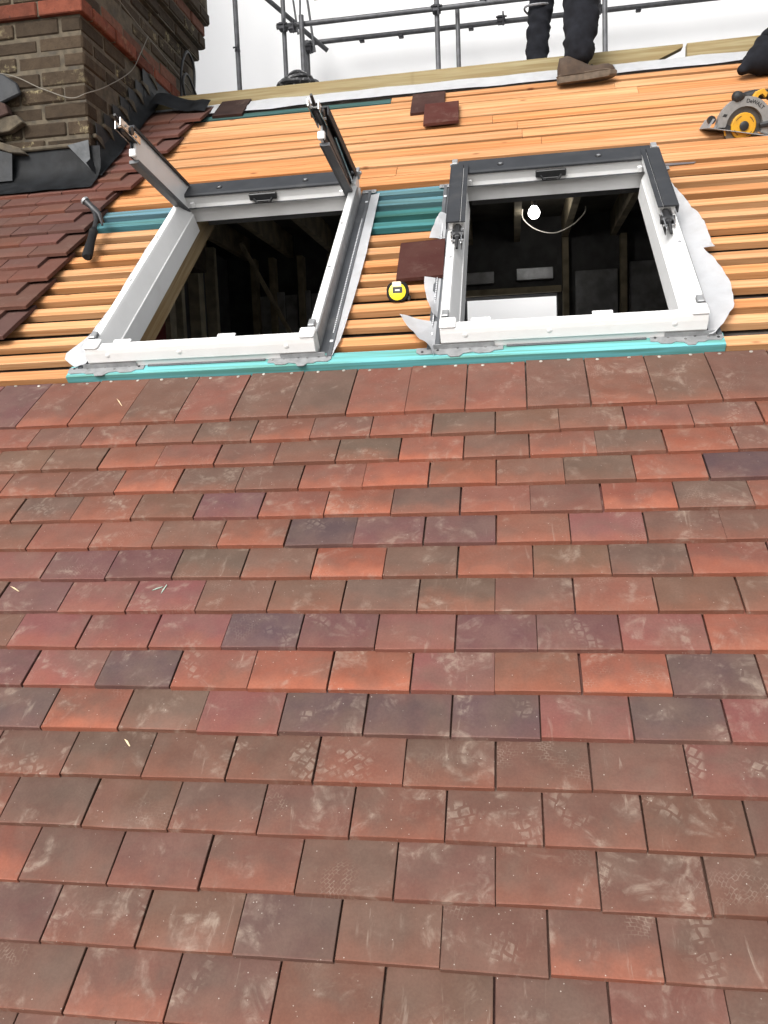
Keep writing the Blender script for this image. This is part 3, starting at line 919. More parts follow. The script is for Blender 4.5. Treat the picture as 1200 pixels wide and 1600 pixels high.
def ribbon(P, name, inner, outer, h_in, h_out, amp, seed, n=28):
    """strip of loose membrane between two polylines in (u, v)"""
    def at(pl, t):
        Ls = [0]
        for p, q in zip(pl, pl[1:]): Ls.append(Ls[-1] + math.dist(p, q))
        x = t * Ls[-1]
        for i in range(len(pl) - 1):
            if x <= Ls[i + 1] + 1e-9:
                f = (x - Ls[i]) / max(1e-9, Ls[i + 1] - Ls[i])
                return [pl[i][k] + (pl[i + 1][k] - pl[i][k]) * f for k in (0, 1)]
        return list(pl[-1])
    rows = []
    for i in range(n + 1):
        t = i / n
        p, q = at(inner, t), at(outer, t)
        row = []
        for k in range(6):
            s = k / 5
            x, y = p[0] + (q[0] - p[0]) * s, p[1] + (q[1] - p[1]) * s
            h = h_in + (h_out - h_in) * s + amp * (0.4 + s) * (0.5 + 0.9 * noise.noise(Vector((x * 7 + seed, y * 5, seed * 3.1))) + 0.12 * noise.noise(Vector((x * 25 + seed, y * 22, seed))) + 0.4 * (0.5 - abs(noise.noise(Vector((x * 11 - y * 6 + seed, y * 12, seed + 3)))) * 2)) * (0.15 + math.sin(min(1, s * 1.3) * math.pi * 0.5))
            row.append((x, y, max(h, -0.0365)))
        rows.append(row)
    return B().sheet(rows, 0.0008).build(name, M_WMEM, P, smooth=True)


wl = roof_window('L', R(46), 'white window frame on the left with its two hinge arms swung up')
wr = roof_window('R', 0.0, 'white window frame on the right with dark hinge arms folded down')
a, b, c, d = WIN['L']
ribbon(wl, 'membrane_collar', [(b + 0.0435, d - 0.03), (b + 0.0435, c + 0.005)], [(b + 0.080, d - 0.03), (b + 0.082, 1.0), (b + 0.074, 0.66), (b + 0.062, 0.42), (b + 0.048, c + 0.0)], -0.033, -0.031, 0.003, 1)
ribbon(wl, 'membrane_collar', [(a - 0.008, d - 0.05), (a - 0.008, c + 0.0)], [(a - 0.050, d - 0.05), (a - 0.062, 1.1), (a - 0.055, 0.78), (a - 0.075, 0.52), (a - 0.13, 0.41), (a - 0.052, 0.336)], -0.012, -0.030, 0.006, 2)
a, b, c, d = WIN['R']
ribbon(wr, 'membrane_collar', [(a - 0.02, 1.27), (a - 0.02, 1.06)], [(a - 0.044, 1.27), (a - 0.060, 1.20), (a - 0.076, 1.06)], -0.034, -0.025, 0.012, 3, 12)
ribbon(wr, 'membrane_collar', [(a - 0.02, 0.80), (a - 0.02, 0.53)], [(a - 0.076, 0.78), (a - 0.074, 0.72), (a - 0.058, 0.62), (a - 0.036, 0.53)], -0.034, -0.025, 0.012, 4, 12)
ribbon(wr, 'membrane_collar', [(a - 0.02, 0.505), (a - 0.02, 0.31)], [(a - 0.135, 0.487), (a - 0.11, 0.44), (a - 0.070, 0.366), (a - 0.026, 0.308)], -0.034, -0.012, 0.016, 5, 14)
ribbon(wr, 'membrane_collar', [(b + 0.006, 1.47), (b + 0.006, 0.83)], [(b + 0.03, 1.48), (b + 0.052, 1.30), (b + 0.078, 1.14), (b + 0.097, 0.998), (b + 0.105, 0.825)], -0.022, -0.024, 0.014, 6)
ribbon(wr, 'membrane_collar', [(b + 0.006, 0.86), (b + 0.006, 0.34)], [(b + 0.06, 0.86), (b + 0.095, 0.73), (b + 0.116, 0.60), (b + 0.096, 0.46), (b + 0.046, 0.365), (b + 0.02, 0.335)], -0.024, -0.022, 0.016, 7)

# ------------------------------------------------------------------ ridge: membrane strip, two ridge timbers
rows = []
for i in range(61):
    u = U0 + 1.28 + (U1 - U0 - 1.28) * i / 60
    row = []
    lo = 2.662 + 0.012 * noise.noise(Vector((u * 2.2, 3, 0)))
    for k in range(5):
        s = k / 4
        v = lo + (RIDGE_V - 0.012 - lo) * s
        h = -0.031 + 0.006 * noise.noise(Vector((u * 5, s * 3, 7))) + (0.010 * (1 - s) * max(0, noise.noise(Vector((u * 1.9, 1, 2)))) * 2)
        row.append((u, v, max(h, -0.0365)))
    rows.append(row)
rm = T('ridge_membrane', (0, 2.7, -0.035), True, label='long white membrane strip laid below the pale ridge timber', cat='membrane')
B().sheet(rows, 0.0012).build('membrane', M_WMEM, rm, smooth=True)
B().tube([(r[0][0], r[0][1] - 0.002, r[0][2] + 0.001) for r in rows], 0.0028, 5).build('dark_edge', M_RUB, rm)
ZB = r2w(0, RIDGE_V, -0.04).z
y0 = r2w(0, RIDGE_V, -0.04).y - 0.004
rbd = tag(B().prism([(-1.80, ZB - 0.01), (0.855, ZB - 0.01), (1.005, ZB + 0.052), (1.005, ZB + 0.068), (0.60, ZB + 0.0685), (-1.80, ZB + 0.066)], 'y', y0, y0 + 0.047, 0.002).build('ridge_timber', MW, None, color=(0.235, 0.20, 0.105), origin=(-0.4, y0, ZB)),
          'long pale green treated timber along the ridge from chimney to splayed end', 'timber')
rbd2 = tag(B().prism([(1.025, ZB - 0.01), (U1, ZB - 0.01), (U1, ZB + 0.079), (1.025, ZB + 0.070)], 'y', y0 + 0.003, y0 + 0.047, 0.002).build('ridge_timber', MW, None, color=(0.255, 0.215, 0.115), origin=(1.8, y0, ZB)),
           'shorter pale ridge timber at the right, beyond the small triangular gap', 'timber')

# ------------------------------------------------------------------ chimney
CX, CYF, CYB = -1.79, 1.48, 2.93
CXL = -2.95
ch = T('chimney', (CX - 0.5, 2.2, 1.2), label='old sooty brick chimney with orange band and lead flashing', cat='chimney')
Zc0 = 1.87 - 0.075 * 12
B().box((CXL + 0.01, CYF + 0.0045, 0.95), (CX - 0.0045, CYB - 0.005, 2.30)).build('mortar_core', M_MORT, ch)
BH, BL_, BD, JT = 0.065, 0.215, 0.1025, 0.010
roofz = lambda y: y * math.tan(PITCH)
for i in range(0, 30):
    z = Zc0 + i * 0.075 + 0.005
    if z > 3.1: break
    band = (i == 12)
    outp = 0.0
    if band: outp = 0.022
    if i >= 17: outp = 0.028
    if i >= 18: outp = 0.056
    if i >= 20: outp = 0.085
    x1, yf, yb = CX + outp, CYF - outp, CYB + outp
    if i >= 17 or band:
        B().box((CXL + 0.02, yf + 0.01, z - 0.0045 if i >= 17 else z + 0.002), (x1 - 0.008, yb - 0.01, z + 0.0695 if i >= 17 else z + BH - 0.002)).build('mortar_bed', M_MORT, ch)
    def bcol():
        if band: f_ = random.uniform(0.55, 1.1); return (0.19 * f_, 0.055 * f_, 0.032 * f_, 0.5)
        t = random.random()
        k_ = random.uniform(0.7, 1.2)
        if i in (13, 19) and t < 0.6: return (0.17 * k_, 0.075 * k_, 0.05 * k_, 0.3)
        return (0.050 * k_, 0.035 * k_, 0.022 * k_, 1.0)
    # front face
    x = x1 if i % 2 == 0 else x1 - BD - JT
    n = 0
    while x > CXL + 0.12:
        ln = BL_
        if z + BH > roofz(yf) - 0.02 and x > -2.95:
            jx = random.uniform(-0.006, 0.004)
            B().box((x - ln, yf + jx, z), (x, yf + BD + jx, z + BH + random.uniform(-0.006, 0.003)), random.uniform(0.004, 0.009)).build('brick', MBR, ch, color=bcol())
        x -= ln + JT
    # right face
    y = yf + BD + JT if i % 2 == 0 else yf
    fl_ = 0
    while y < yb - 0.04:
        ln = min(BL_, yb - y)
        if z + BH > roofz(y) + 0.0 and ln > 0.05:
            jx = random.uniform(-0.006, 0.004)
            B().box((x1 - BD + jx, y, z), (x1 + jx, y + ln, z + BH + random.uniform(-0.006, 0.003)), random.uniform(0.004, 0.009)).build('brick', MBR, ch, color=bcol())
        y += ln + JT
# saw-toothed lead up the right side, standing just off the brick
low = lambda y: roofz(y) - 0.05
pl = []
zi = Zc0 + 0.075 * 4
pts_top = []
i0 = 4
for i in range(i0, 15):
    zb = Zc0 + i * 0.075
    yb_ = (zb - 0.115) / math.tan(PITCH)
    pts_top.append((yb_ + 0.035, zb))
    pts_top.append((yb_ - 0.012, zb + 0.072))
pts_top = [(y, z) for y, z in pts_top if y > CYF - 0.012 and y < 2.30]
for j in range(0, len(pts_top) - 1, 2):
    ya, za = pts_top[j]; yb_, zb_ = pts_top[j + 1] if j + 1 < len(pts_top) else pts_top[j]
    nx_ = pts_top[j + 2] if j + 2 < len(pts_top) else (yb_ + 0.13, zb_)
    off = 0.006 + 0.0025 * ((j // 2) % 2)
    poly = [(ya - 0.03, low(ya - 0.03)), (nx_[0] + 0.015, low(nx_[0] + 0.015)), (nx_[0] + 0.015, zb_), (yb_, zb_), (ya, za - 0.002), (ya - 0.03, za - 0.004)]
    B().prism(poly, 'x', CX + off, CX + off + 0.0022).build('step_flashing', M_LEAD, ch)
    # weathered pointing along the step
    B().prism([(yb_ - 0.10, zb_ - 0.006), (nx_[0] - 0.015, zb_ - 0.014), (nx_[0] + 0.045, zb_ - 0.045), (nx_[0] + 0.012, zb_ + 0.012), (yb_ - 0.10, zb_ + 0.012)], 'x', CX - 0.002, CX + off + 0.012, 0.003).build('pointing', M_MORT, ch)
# lead cover strip high on the right face down to the ridge
s0, s1 = (2.13, 1.955), (2.62, 1.83)
B().prism([(2.10, 1.78), (2.90, 1.70), (2.90, 1.80), (2.10, 1.94)], 'x', CX + 0.0105, CX + 0.013).build('cover_flashing', M_LEAD, ch)
B().prism([(2.10, 1.942), (2.90, 1.802), (2.90, 1.812), (2.10, 1.954)], 'x', CX - 0.001, CX + 0.017).build('pointing', M_MORT, ch)
# soaker strip dressed on to the tiles along the right side
rows = []
for i in range(25):
    v = 1.85 + (RIDGE_V + 0.02 - 1.85) * i / 24
    rows.append([tuple(r2w(CX + 0.008 + 0.055 * k / 4 * (1 + 0.25 * noise.noise(Vector((v * 6, 2, 0)))), v, 0.012 + 0.06 * (1 - k / 4) ** 3 + 0.004 * noise.noise(Vector((v * 9, k, 0))))) for k in range(5)])
B().sheet(rows, 0.002).build('side_soaker', M_LEAD, ch, smooth=True)
# front apron: upstand and skirt
zf = roofz(CYF)
rows = []
for i in range(33):
    x = CXL + 0.1 + (CX + 0.05 - CXL - 0.1) * i / 32
    bl = 0.006 * noise.noise(Vector((x * 6, 0, 5)))
    up_ = 0.135 + 0.006 * noise.noise(Vector((x * 9, 0, 8)))
    row = [(x, CYF - 0.006 + bl * 0.3, zf + up_), (x, CYF - 0.010 + bl, zf + 0.07), (x, CYF - 0.016 + bl, zf + 0.03)]
    for k, dv in enumerate((0.03, 0.08, 0.13)):
        p = r2w(0, 1.86 - dv + 0.012 * noise.noise(Vector((x * 4, k, 1))) , 0.012 + 0.004 * noise.noise(Vector((x * 11, k, 3))))
        row.append((x, p.y, p.z))
    rows.append(row)
B().sheet(rows, 0.002).build('front_apron', M_LEAD, ch, smooth=True)
B().prism([(CX - 0.10, zf + 0.14), (CX + 0.006, zf + 0.155), (CX + 0.010, zf + 0.02)], 'y', CYF - 0.026, CYF - 0.022, 0.0).build('corner_lead', plain('pale_lead', (0.06, 0.064, 0.068), 0.6, metal=0.0, var=0.4, scale=20, spec=0.3), ch)
B().box((CX - 0.42, CYF - 0.022, zf + 0.132), (CX + 0.004, CYF + 0.004, zf + 0.150), 0.005).build('pointing', M_MORT, ch)
# torn stepped lead and mortar at the left of the front face
for k_, (xx, zz, s_) in enumerate(((-2.15, 1.345, 1.0), (-2.27, 1.42, 1.1))):
    B().prism([(xx - 0.16 * s_, zz + 0.02), (xx + 0.03, zz - 0.045), (xx + 0.055, zz - 0.075), (xx - 0.02, zz - 0.065), (xx - 0.16 * s_, zz - 0.01)], 'y', CYF - 0.05 - 0.01 * k_, CYF + 0.01, 0.004).build('pointing', M_MORT, ch)
    B().prism([(xx - 0.17, zz - 0.02), (xx - 0.01, zz - 0.07), (xx - 0.02, zz - 0.19), (xx - 0.17, zz - 0.19)], 'y', CYF - 0.045 - 0.006 * k_, CYF - 0.041 - 0.006 * k_).build('step_flashing', M_LEAD, ch)
B().prism([(-2.90, 1.50), (-2.20, 1.50), (-2.09, 1.535), (-2.105, 1.585), (-2.17, 1.63), (-2.30, 1.665), (-2.90, 1.69)], 'y', CYF - 0.050, CYF - 0.028, 0.006).build('lead_dressing', M_LEAD, ch)
B().prism([(-2.90, 1.43), (-2.24, 1.425), (-2.15, 1.45), (-2.165, 1.495), (-2.22, 1.515), (-2.90, 1.54)], 'y', CYF - 0.062, CYF - 0.02, 0.004).build('packing_tile', MBR, ch, color=(0.06, 0.036, 0.030, 0.2))
B().prism([(-2.90, 1.34), (-2.16, 1.375), (-2.09, 1.41), (-2.12, 1.445), (-2.22, 1.44), (-2.90, 1.45)], 'y', CYF - 0.05, CYF - 0.01, 0.004).build('mortar_fillet', M_MORT, ch)
# saddle of lead at the ridge end
rows = []
for i in range(14):
    t = i / 13
    u = -1.74 + 0.30 * t
    lift = 0.03 * math.exp(-((t - 0.1) / 0.25) ** 2) + 0.010 * math.exp(-((t - 0.85) / 0.12) ** 2)
    rows.append([(u, 2.655 + 0.02 * math.sin(t * 5) + 0.05 * k, -0.006 + lift + 0.03 * (1 - t) ** 2 + 0.002 * k) for k in range(4)])
rows = [[tuple(r2w(*p)) for p in r] for r in rows]
B().sheet(rows, 0.0022).build('ridge_saddle', M_LEAD, ch, smooth=True)

# cables on the chimney
def cable(pts, rad, name, m, label, cat='cable', n=8):
    P = [Vector(p) for p in pts]
    out = []
    for i in range(len(P) - 1):
        p0, p1, p2, p3 = P[max(i - 1, 0)], P[i], P[i + 1], P[min(i + 2, len(P) - 1)]
        for k in range(n):
            t = k / n
            out.append(0.5 * ((2 * p1) + (p2 - p0) * t + (2 * p0 - 5 * p1 + 4 * p2 - p3) * t * t + (3 * p1 - p0 - 3 * p2 + p3) * t ** 3))
    out.append(P[-1])
    return tag(B().tube(out, rad, 6).build(name, m, None, smooth=True, origin=tuple(P[0])), label, cat)


XW = CX + 0.012
M_WIRE = plain('grey_wire', (0.16, 0.145, 0.12), 0.6, var=0.1)
cable([(-2.6, CYF - 0.02, 1.67), (-2.2, CYF - 0.02, 1.645), (-2.0, CYF - 0.02, 1.56), (-1.86, CYF - 0.02, 1.505), (-1.78, CYF - 0.015, 1.52), (XW, 1.66, 1.62), (XW, 1.95, 1.80), (XW + 0.02, 2.05, 1.93), (XW + 0.02, 2.16, 2.06)], 0.0022, 'wire', M_WIRE, 'thin slack grey wire looping across the chimney face', 'wire')
cable([(XW + 0.03, 1.6, 2.12), (XW + 0.012, 1.9, 2.09), (XW + 0.012, 2.3, 2.05), (XW + 0.012, 2.62, 2.02), (XW + 0.012, 2.9, 1.98)], 0.003, 'wire', M_WIRE, 'straight wire clipped along the side brickwork of the chimney', 'wire')
cable([(XW + 0.015, 2.60, 1.90), (XW + 0.02, 2.62, 2.08), (XW + 0.03, 2.70, 2.20), (XW + 0.03, 2.80, 2.14), (XW + 0.02, 2.78, 1.95), (XW + 0.02, 2.70, 1.86), (XW + 0.03, 2.60, 1.98), (XW + 0.04, 2.66, 2.05), (XW + 0.04, 2.86, 1.94), (XW + 0.10, 2.92, 1.93), (XW + 0.16, 2.95, 1.87), (XW + 0.17, 2.95, 1.72)], 0.0075, 'black_cable', M_BLACK, 'looped black cable hanging at the far end of the chimney')

# ------------------------------------------------------------------ scaffold beyond the ridge and its white sheeting
SY = 6.0
scf = T('scaffold', (-0.5, SY, -6.6), label='galvanised tube scaffold beyond the ridge', cat='scaffold')


def pole(p, q, r=0.0242, name='pole'):
    return B().tube([p, q], r, 12).build(name, M_POLE, scf, smooth=True)


def coupler(p, s=1.0):
    x, y, z = p
    B().box((x - 0.04 * s, y - 0.045 * s, z - 0.035 * s), (x + 0.04 * s, y + 0.035 * s, z + 0.035 * s), 0.01).tube([(x - 0.05 * s, y - 0.05, z + 0.012), (x + 0.055 * s, y - 0.05, z + 0.012)], 0.008, 6).tube([(x + 0.02, y - 0.05, z - 0.07 * s), (x + 0.02, y - 0.05, z + 0.06 * s)], 0.008, 6).build('coupler', M_COUP, scf)


LZ = 3.775
pole((-2.47, SY, -6.6), (-2.47, SY, 5.4))
pole((-1.99, SY, -6.6), (-1.99, SY, 5.4), 0.022)
pole((-1.87, SY + 0.45, -6.6), (-1.87, SY + 0.45, 3.84), 0.022)
pole((-1.775, SY - 0.10, -6.6), (-1.79, SY - 0.10, 3.83))
pole((-0.498, SY, -6.6), (-0.498, SY, 5.4))
pole((-0.305, SY + 0.05, -6.6), (-0.307, SY + 0.05, 3.80), 0.022)
pole((1.045, SY, -6.6), (1.045, SY, 5.4))
pole((2.8, SY, -6.6), (2.8, SY, 5.4))
pole((-2.05, SY - 0.048, LZ), (3.6, SY - 0.048, LZ))
pole((-1.86, SY + 0.42, LZ + 0.025), (3.6, SY + 0.42, LZ + 0.025))
pole((-2.20, SY - 0.06, 4.10), (-1.66, SY + 0.44, 3.72), 0.023)
pole((-1.90, SY + 0.2, 3.80), (-1.985, SY + 0.2, 4.6), 0.010, 'rod')
pole((-1.88, SY + 0.2, 3.80), (-1.84, SY + 0.2, 4.6), 0.010, 'rod')
pole((-1.76, SY + 0.3, 3.66), (-1.86, SY + 0.3, 4.6), 0.012, 'rod')
for p in ((-1.99, SY - 0.03, LZ), (-1.90, SY - 0.02, LZ - 0.01), (-1.84, SY + 0.42, LZ - 0.03), (-0.498, SY - 0.03, LZ), (0.10, SY + 0.40, LZ + 0.03), (1.02, SY + 0.40, LZ + 0.03), (-0.06, SY - 0.03, LZ + 0.08)):
    coupler(p)
coupler((-2.47, SY, 3.62), 0.6)
for x in (-1.3, -0.9, -0.2, 0.4, 0.85, 1.4):
    B().box((x - 0.02, SY + 0.39, LZ - 0.02), (x + 0.03, SY + 0.45, LZ + 0.005), 0.006).build('sheet_clip', M_COUP, scf)
# corrugated roofing edge overhead
rows = []
for i in range(200):
    x = -1.72 + 4.6 * i / 199
    rows.append([(x, SY - 0.15 + 0.12 * k, 4.085 + 0.05 * k + 0.012 * math.sin(x * 2 * math.pi / 0.076)) for k in range(3)])
cr = T('corrugated_roofing', (-0.5, SY, 4.0), label='edge of dark corrugated roofing overhead at the scaffold', cat='roofing')
B().sheet(rows, 0.002).build('corrugated_sheet', plain('corrugated_steel', (0.05, 0.05, 0.055), 0.6, metal=0.3, var=0.2), cr, smooth=True)
B().tube([(-1.70, SY + 0.1, 4.06), (2.9, SY + 0.1, 4.06)], 0.012, 6).build('purlin', M_COUP, cr)

def sheet_panel(name, fn, nu, nv, label):
    rows = [[fn(i / nu, j / nv) for j in range(nv + 1)] for i in range(nu + 1)]
    c_ = rows[nu // 2][0]
    return tag(B().sheet(rows).build(name, MSHEET, None, smooth=True, origin=c_), label, 'sheeting')


def wr_(x, z, s):
    return 0.012 * noise.noise(Vector((x * 0.9, z * 0.7, s))) + 0.012 * noise.noise(Vector((x * 3.1 + z * 2.0, z * 2.7, s + 4))) + 0.006 * noise.noise(Vector((x * 7 - z * 6, z * 8, s)))


sheet_panel('scaffold_sheeting', lambda a_, b_: (-3.3 + 10 * a_, 6.75 + wr_(a_ * 10, b_ * 9, 0), -2.5 + 8.5 * b_), 90, 70, 'bright white sheeting stretched behind the scaffold guard rails')
sheet_panel('scaffold_sheeting', lambda a_, b_: (-3.32 + wr_(a_ * 5, b_ * 9, 9), 1.9 + 4.8 * a_, -2.5 + 8.5 * b_), 50, 70, 'white sheeting closing the scaffold behind the chimney')

# dark round bundle behind the ridge timber
cl = T('cable_coil', (-1.19, 3.2, DECK_Z), label='dark speckled coil heaped behind the pale ridge timber', cat='coil')
M_SPECK = plain('speckled_hose', (0.02, 0.02, 0.022), 0.5, var=0.5, scale=60, dirt=(0.5, 0.5, 0.5), dirt_amt=0.85)
cb_ = B()
ptsc = []
for i in range(420):
    t = i / 419
    an = t * 2 * math.pi * 16
    lay = t * 16
    r_ = 0.125 + 0.012 * math.sin(lay * 1.9) - (0.06 * max(0, (t - 0.85) / 0.15))
    ptsc.append((-1.195 + r_ * math.cos(an), 3.2 + r_ * math.sin(an), DECK_Z + 0.012 + 0.52 * t + 0.006 * math.sin(an * 2.3)))
cb_.tube(ptsc, 0.017, 6)
cb_.build('coil', M_SPECK, cl, smooth=True)

# ------------------------------------------------------------------ bulb and flex in the loft
bulb = T('light_bulb', (0.315, 4.0, 1.40), label='lit white bulb hanging from the loft ceiling', cat='light bulb')
B().lathe([(0.001, 0.0), (0.024, 0.005), (0.038, 0.022), (0.042, 0.042), (0.037, 0.062), (0.02, 0.088)], 16, Matrix.Translation((0.315, 4.0, 1.37))).build('glass', mB, bulb, smooth=True)
B().lathe([(0.018, 0.0), (0.018, 0.035), (0.008, 0.04)], 12, Matrix.Translation((0.315, 4.0, 1.458))).build('holder', M_BLACK, bulb)
cable([(0.235, 4.12, 1.47), (0.24, 4.12, 1.40), (0.33, 4.12, 1.32), (0.46, 4.12, 1.285), (0.59, 4.12, 1.33), (0.68, 4.12, 1.41), (0.69, 4.12, 1.46)], 0.004, 'flex', plain('pale_flex', (0.8, 0.76, 0.68), 0.5), 'pale electrical flex drooping beside the lit bulb', 'flex', 10)

# ------------------------------------------------------------------ loose tiles
def loose(u, v, h, rz, col, label, tilt=0.0, ry=0.0, grp=None):
    o = link(bpy.data.objects.new('loose_tile', random.choice(TMD)))
    o.matrix_world = Matrix.Translation(r2w(u, v, h)) @ ROOF_M @ Matrix.Rotation(rz, 4, 'Z') @ Matrix.Rotation(ry, 4, 'Y') @ Matrix.Rotation(tilt, 4, 'X')
    o.color = col
    return tag(o, label, 'roof tile', 'loose clay tiles left on the battens')


loose(-1.318, 2.615, -0.026, -0.03, (0.022, 0.014, 0.013, 0.0), 'dark loose tile lying by the ridge beside the chimney')
loose(-0.250, 2.385, -0.0275, 0.02, (0.036, 0.017, 0.015, 0.0), 'loose brown tile partly under a redder one below the ridge')
loose(-0.172, 2.185, -0.012, 0.03, (0.056, 0.016, 0.013, 0.0), 'loose deep red tile overlapping a browner one below the ridge', tilt=-0.004)
loose(-0.178, 0.775, -0.020, 0.02, (0.046, 0.016, 0.0135, 0.0), 'loose dark red tile lying against the side of the right window', ry=-0.03)

# ------------------------------------------------------------------ hammer
hm = T('hammer', (-1.56, 1.3, 0.0), True, label='black gripped hammer lying on the toothed edge of the dark tiles', cat='hammer')
P0 = Vector((-1.520, 1.085, -0.005)); P1 = Vector((-1.553, 1.265, 0.012)); P2 = Vector((-1.562, 1.335, 0.026)); P3 = Vector((-1.590, 1.405, 0.040))
B().tube([P0 + Vector((0.002, -0.012, 0)), P0, P0.lerp(P1, 0.25), P0.lerp(P1, 0.6), P1, P1 + (P2 - P1) * 0.2], [0.013, 0.021, 0.0195, 0.0165, 0.0175, 0.012], 12).build('grip', M_RUB, hm, smooth=True)
B().tube([P1, P2, P3], [0.0095, 0.009, 0.010], 10).build('shaft', M_BLACK, hm, smooth=True)
hd = B()
hd.tube([P3 + Vector((-0.035, 0.022, 0.030)), P3 + Vector((-0.012, 0.008, 0.012)), P3, P3 + Vector((0.03, -0.03, -0.01)), P3 + Vector((0.055, -0.085, -0.03))], [0.015, 0.0125, 0.016, 0.011, 0.004], 12)
ho = hd.build('head', plain('tool_steel', (0.05, 0.05, 0.052), 0.45, metal=0.6, var=0.2), hm, smooth=True)
dr = Vector((-0.035, 0.022, 0.030)).normalized()
sub(hm, ho, 'striking_face', B().tube([P3 + Vector((-0.035, 0.022, 0.030)), P3 + Vector((-0.035, 0.022, 0.030)) + dr * 0.010], [0.0185, 0.0175], 16), M_GALV)

# ------------------------------------------------------------------ tape measure
tp = T('tape_measure', (-0.242, 0.655, -0.03), True, label='small yellow and black tape measure on the battens between the windows', cat='tape measure')
tmx = Matrix.Translation((-0.243, 0.640, -0.030)) @ Matrix.Rotation(R(52), 4, 'X') @ Matrix.Rotation(R(4), 4, 'Y')
def rr_poly(w_, h_, r_, n=6, dx=0, dy=0):
    out = []
    for cx, cy, a0 in ((w_ - r_, h_ - r_, 0), (-w_ + r_, h_ - r_, 90), (-w_ + r_, -h_ + r_, 180), (w_ - r_, -h_ + r_, 270)):
        for k in range(n + 1):
            an = R(a0 + 90 * k / n)
            out.append((dx + cx + r_ * math.cos(an), dy + cy + r_ * math.sin(an)))
    return out
B().prism(rr_poly(0.037, 0.032, 0.024, dy=0.032), 'z', -0.034, 0.0, 0.003, tmx).build('body', M_RUB, tp, smooth=True)
B().lathe([(0.0285, 0.0), (0.0285, 0.003), (0.026, 0.0042), (0.001, 0.0042)], 28, tmx @ Matrix.Translation((-0.001, 0.031, 0.0))).build('face', M_YEL2, tp, smooth=True)
lb = B().prism(rr_poly(0.0165, 0.010, 0.003, 3, 0, 0.036), 'z', 0.0043, 0.0050, 0, tmx).build('label_plate', M_BLACK, tp)
sub(tp, lb, 'label_print', B().box((-0.008, 0.033, 0.0051), (0.007, 0.0375, 0.0054), 0, tmx), M_WHITE)
B().prism(rr_poly(0.015, 0.008, 0.004, 3, -0.002, 0.0555), 'z', 0.0030, 0.0050, 0, tmx).build('thumb_lock', plain('cream_plastic', (0.7, 0.6, 0.45), 0.5), tp)
B().box((0.030, 0.002, -0.026), (0.042, 0.020, -0.008), 0.003, tmx).build('mouth', M_BLACK, tp)

# ------------------------------------------------------------------ circular saw
sw = T('circular_saw', (1.10, 1.42, 1.05), label='yellow and grey circular saw resting on the battens at the right edge', cat='circular saw')
sx = Vector((0.975, 0.15, -0.16)).normalized()          # along the shoe
sn = Vector((-0.20, -0.95, -0.22))                       # blade axis towards the camera
sn = (sn - sx * sn.dot(sx)).normalized()
sz = sn.cross(sx).normalized()
if sz.z < 0: sz = -sz
SM = xf((1.084, 1.44, 1.112), sx, sz, sx.cross(sz).normalized()) @ Matrix.Scale(0.87, 4)   # local: x along the shoe, y up, z blade axis
def arc(r, a0, a1, n=24):
    return [(r * math.cos(R(a0 + (a1 - a0) * k / n)), r * math.sin(R(a0 + (a1 - a0) * k / n))) for k in range(n + 1)]
zf_ = 1 if (SM.to_3x3() @ Vector((0, 0, 1))).y < 0 else -1
def zz(a_, b_): return (a_ * zf_, b_ * zf_)
# upper guard: ring sector
ug = B().prism(arc(0.126, -12, 192) + arc(0.084, 192, -12), 'z', *zz(-0.010, 0.022), bevel=0.003, mtx=SM).build('upper_guard', M_GREYG, sw)
sub(sw, ug, 'guard_back', B().prism(arc(0.123, -12, 192), 'z', *zz(-0.022, -0.0105), mtx=SM), M_GREYG)
B().lathe([(0.083, -0.003), (0.083, 0.0)], 48, SM @ Matrix.Scale(zf_, 4, Vector((0, 0, 1)))).build('blade', plain('blade_steel', (0.12, 0.11, 0.10), 0.4, metal=0.7, var=0.2), sw)
fg = B().lathe([(0.058, 0.0005), (0.058, 0.012), (0.054, 0.016), (0.020, 0.017)], 36, SM @ Matrix.Scale(zf_, 4, Vector((0, 0, 1)))).build('flange_cover', M_YEL, sw, smooth=True)
sub(sw, fg, 'hub', B().lathe([(0.021, 0.0171), (0.021, 0.023), (0.018, 0.025), (0.001, 0.025)], 24, SM @ Matrix.Scale(zf_, 4, Vector((0, 0, 1)))), M_BLACK, smooth=True)
for a0 in (30, 120, 210, 300):
    sub(sw, fg, 'slot', B().prism(arc(0.046, a0, a0 + 38, 8) + arc(0.0435, a0 + 38, a0, 8), 'z', *zz(0.0172, 0.0178), mtx=SM), M_BLACK)
lg = B().prism(arc(0.090, 190, 345) + arc(0.062, 345, 190), 'z', *zz(-0.006, 0.012), bevel=0.002, mtx=SM).build('lower_guard', plain('worn_guard', (0.16, 0.13, 0.10), 0.5, metal=0.5, var=0.3), sw)
sub(sw, lg, 'guard_stripe', B().prism(arc(0.092, 170, 215) + arc(0.084, 215, 170), 'z', *zz(0.0125, 0.0145), mtx=SM), M_YEL)
sh_ = B().prism([(-0.165, -0.030), (0.20, -0.030), (0.20, -0.0265), (-0.165, -0.0265)], 'z', *zz(-0.11, 0.036), mtx=SM).build('shoe', M_GALV, sw)
sub(sw, sh_, 'shoe_lip', B().prism([(-0.168, -0.030), (-0.158, -0.030), (-0.142, 0.012), (-0.150, 0.014)], 'z', *zz(-0.10, 0.02), mtx=SM), M_GALV)
sub(sw, sh_, 'bevel_arm', B().prism([(-0.135, -0.026), (-0.120, -0.026), (-0.100, 0.050), (-0.108, 0.052)], 'z', *zz(0.004, 0.010), mtx=SM).lathe([(0.016, -0.004), (0.016, 0.012), (0.006, 0.014)], 14, SM @ Matrix.Translation((-0.108, -0.004, 0.004)) @ Matrix.Scale(zf_, 4, Vector((0, 0, 1)))), M_GALV)
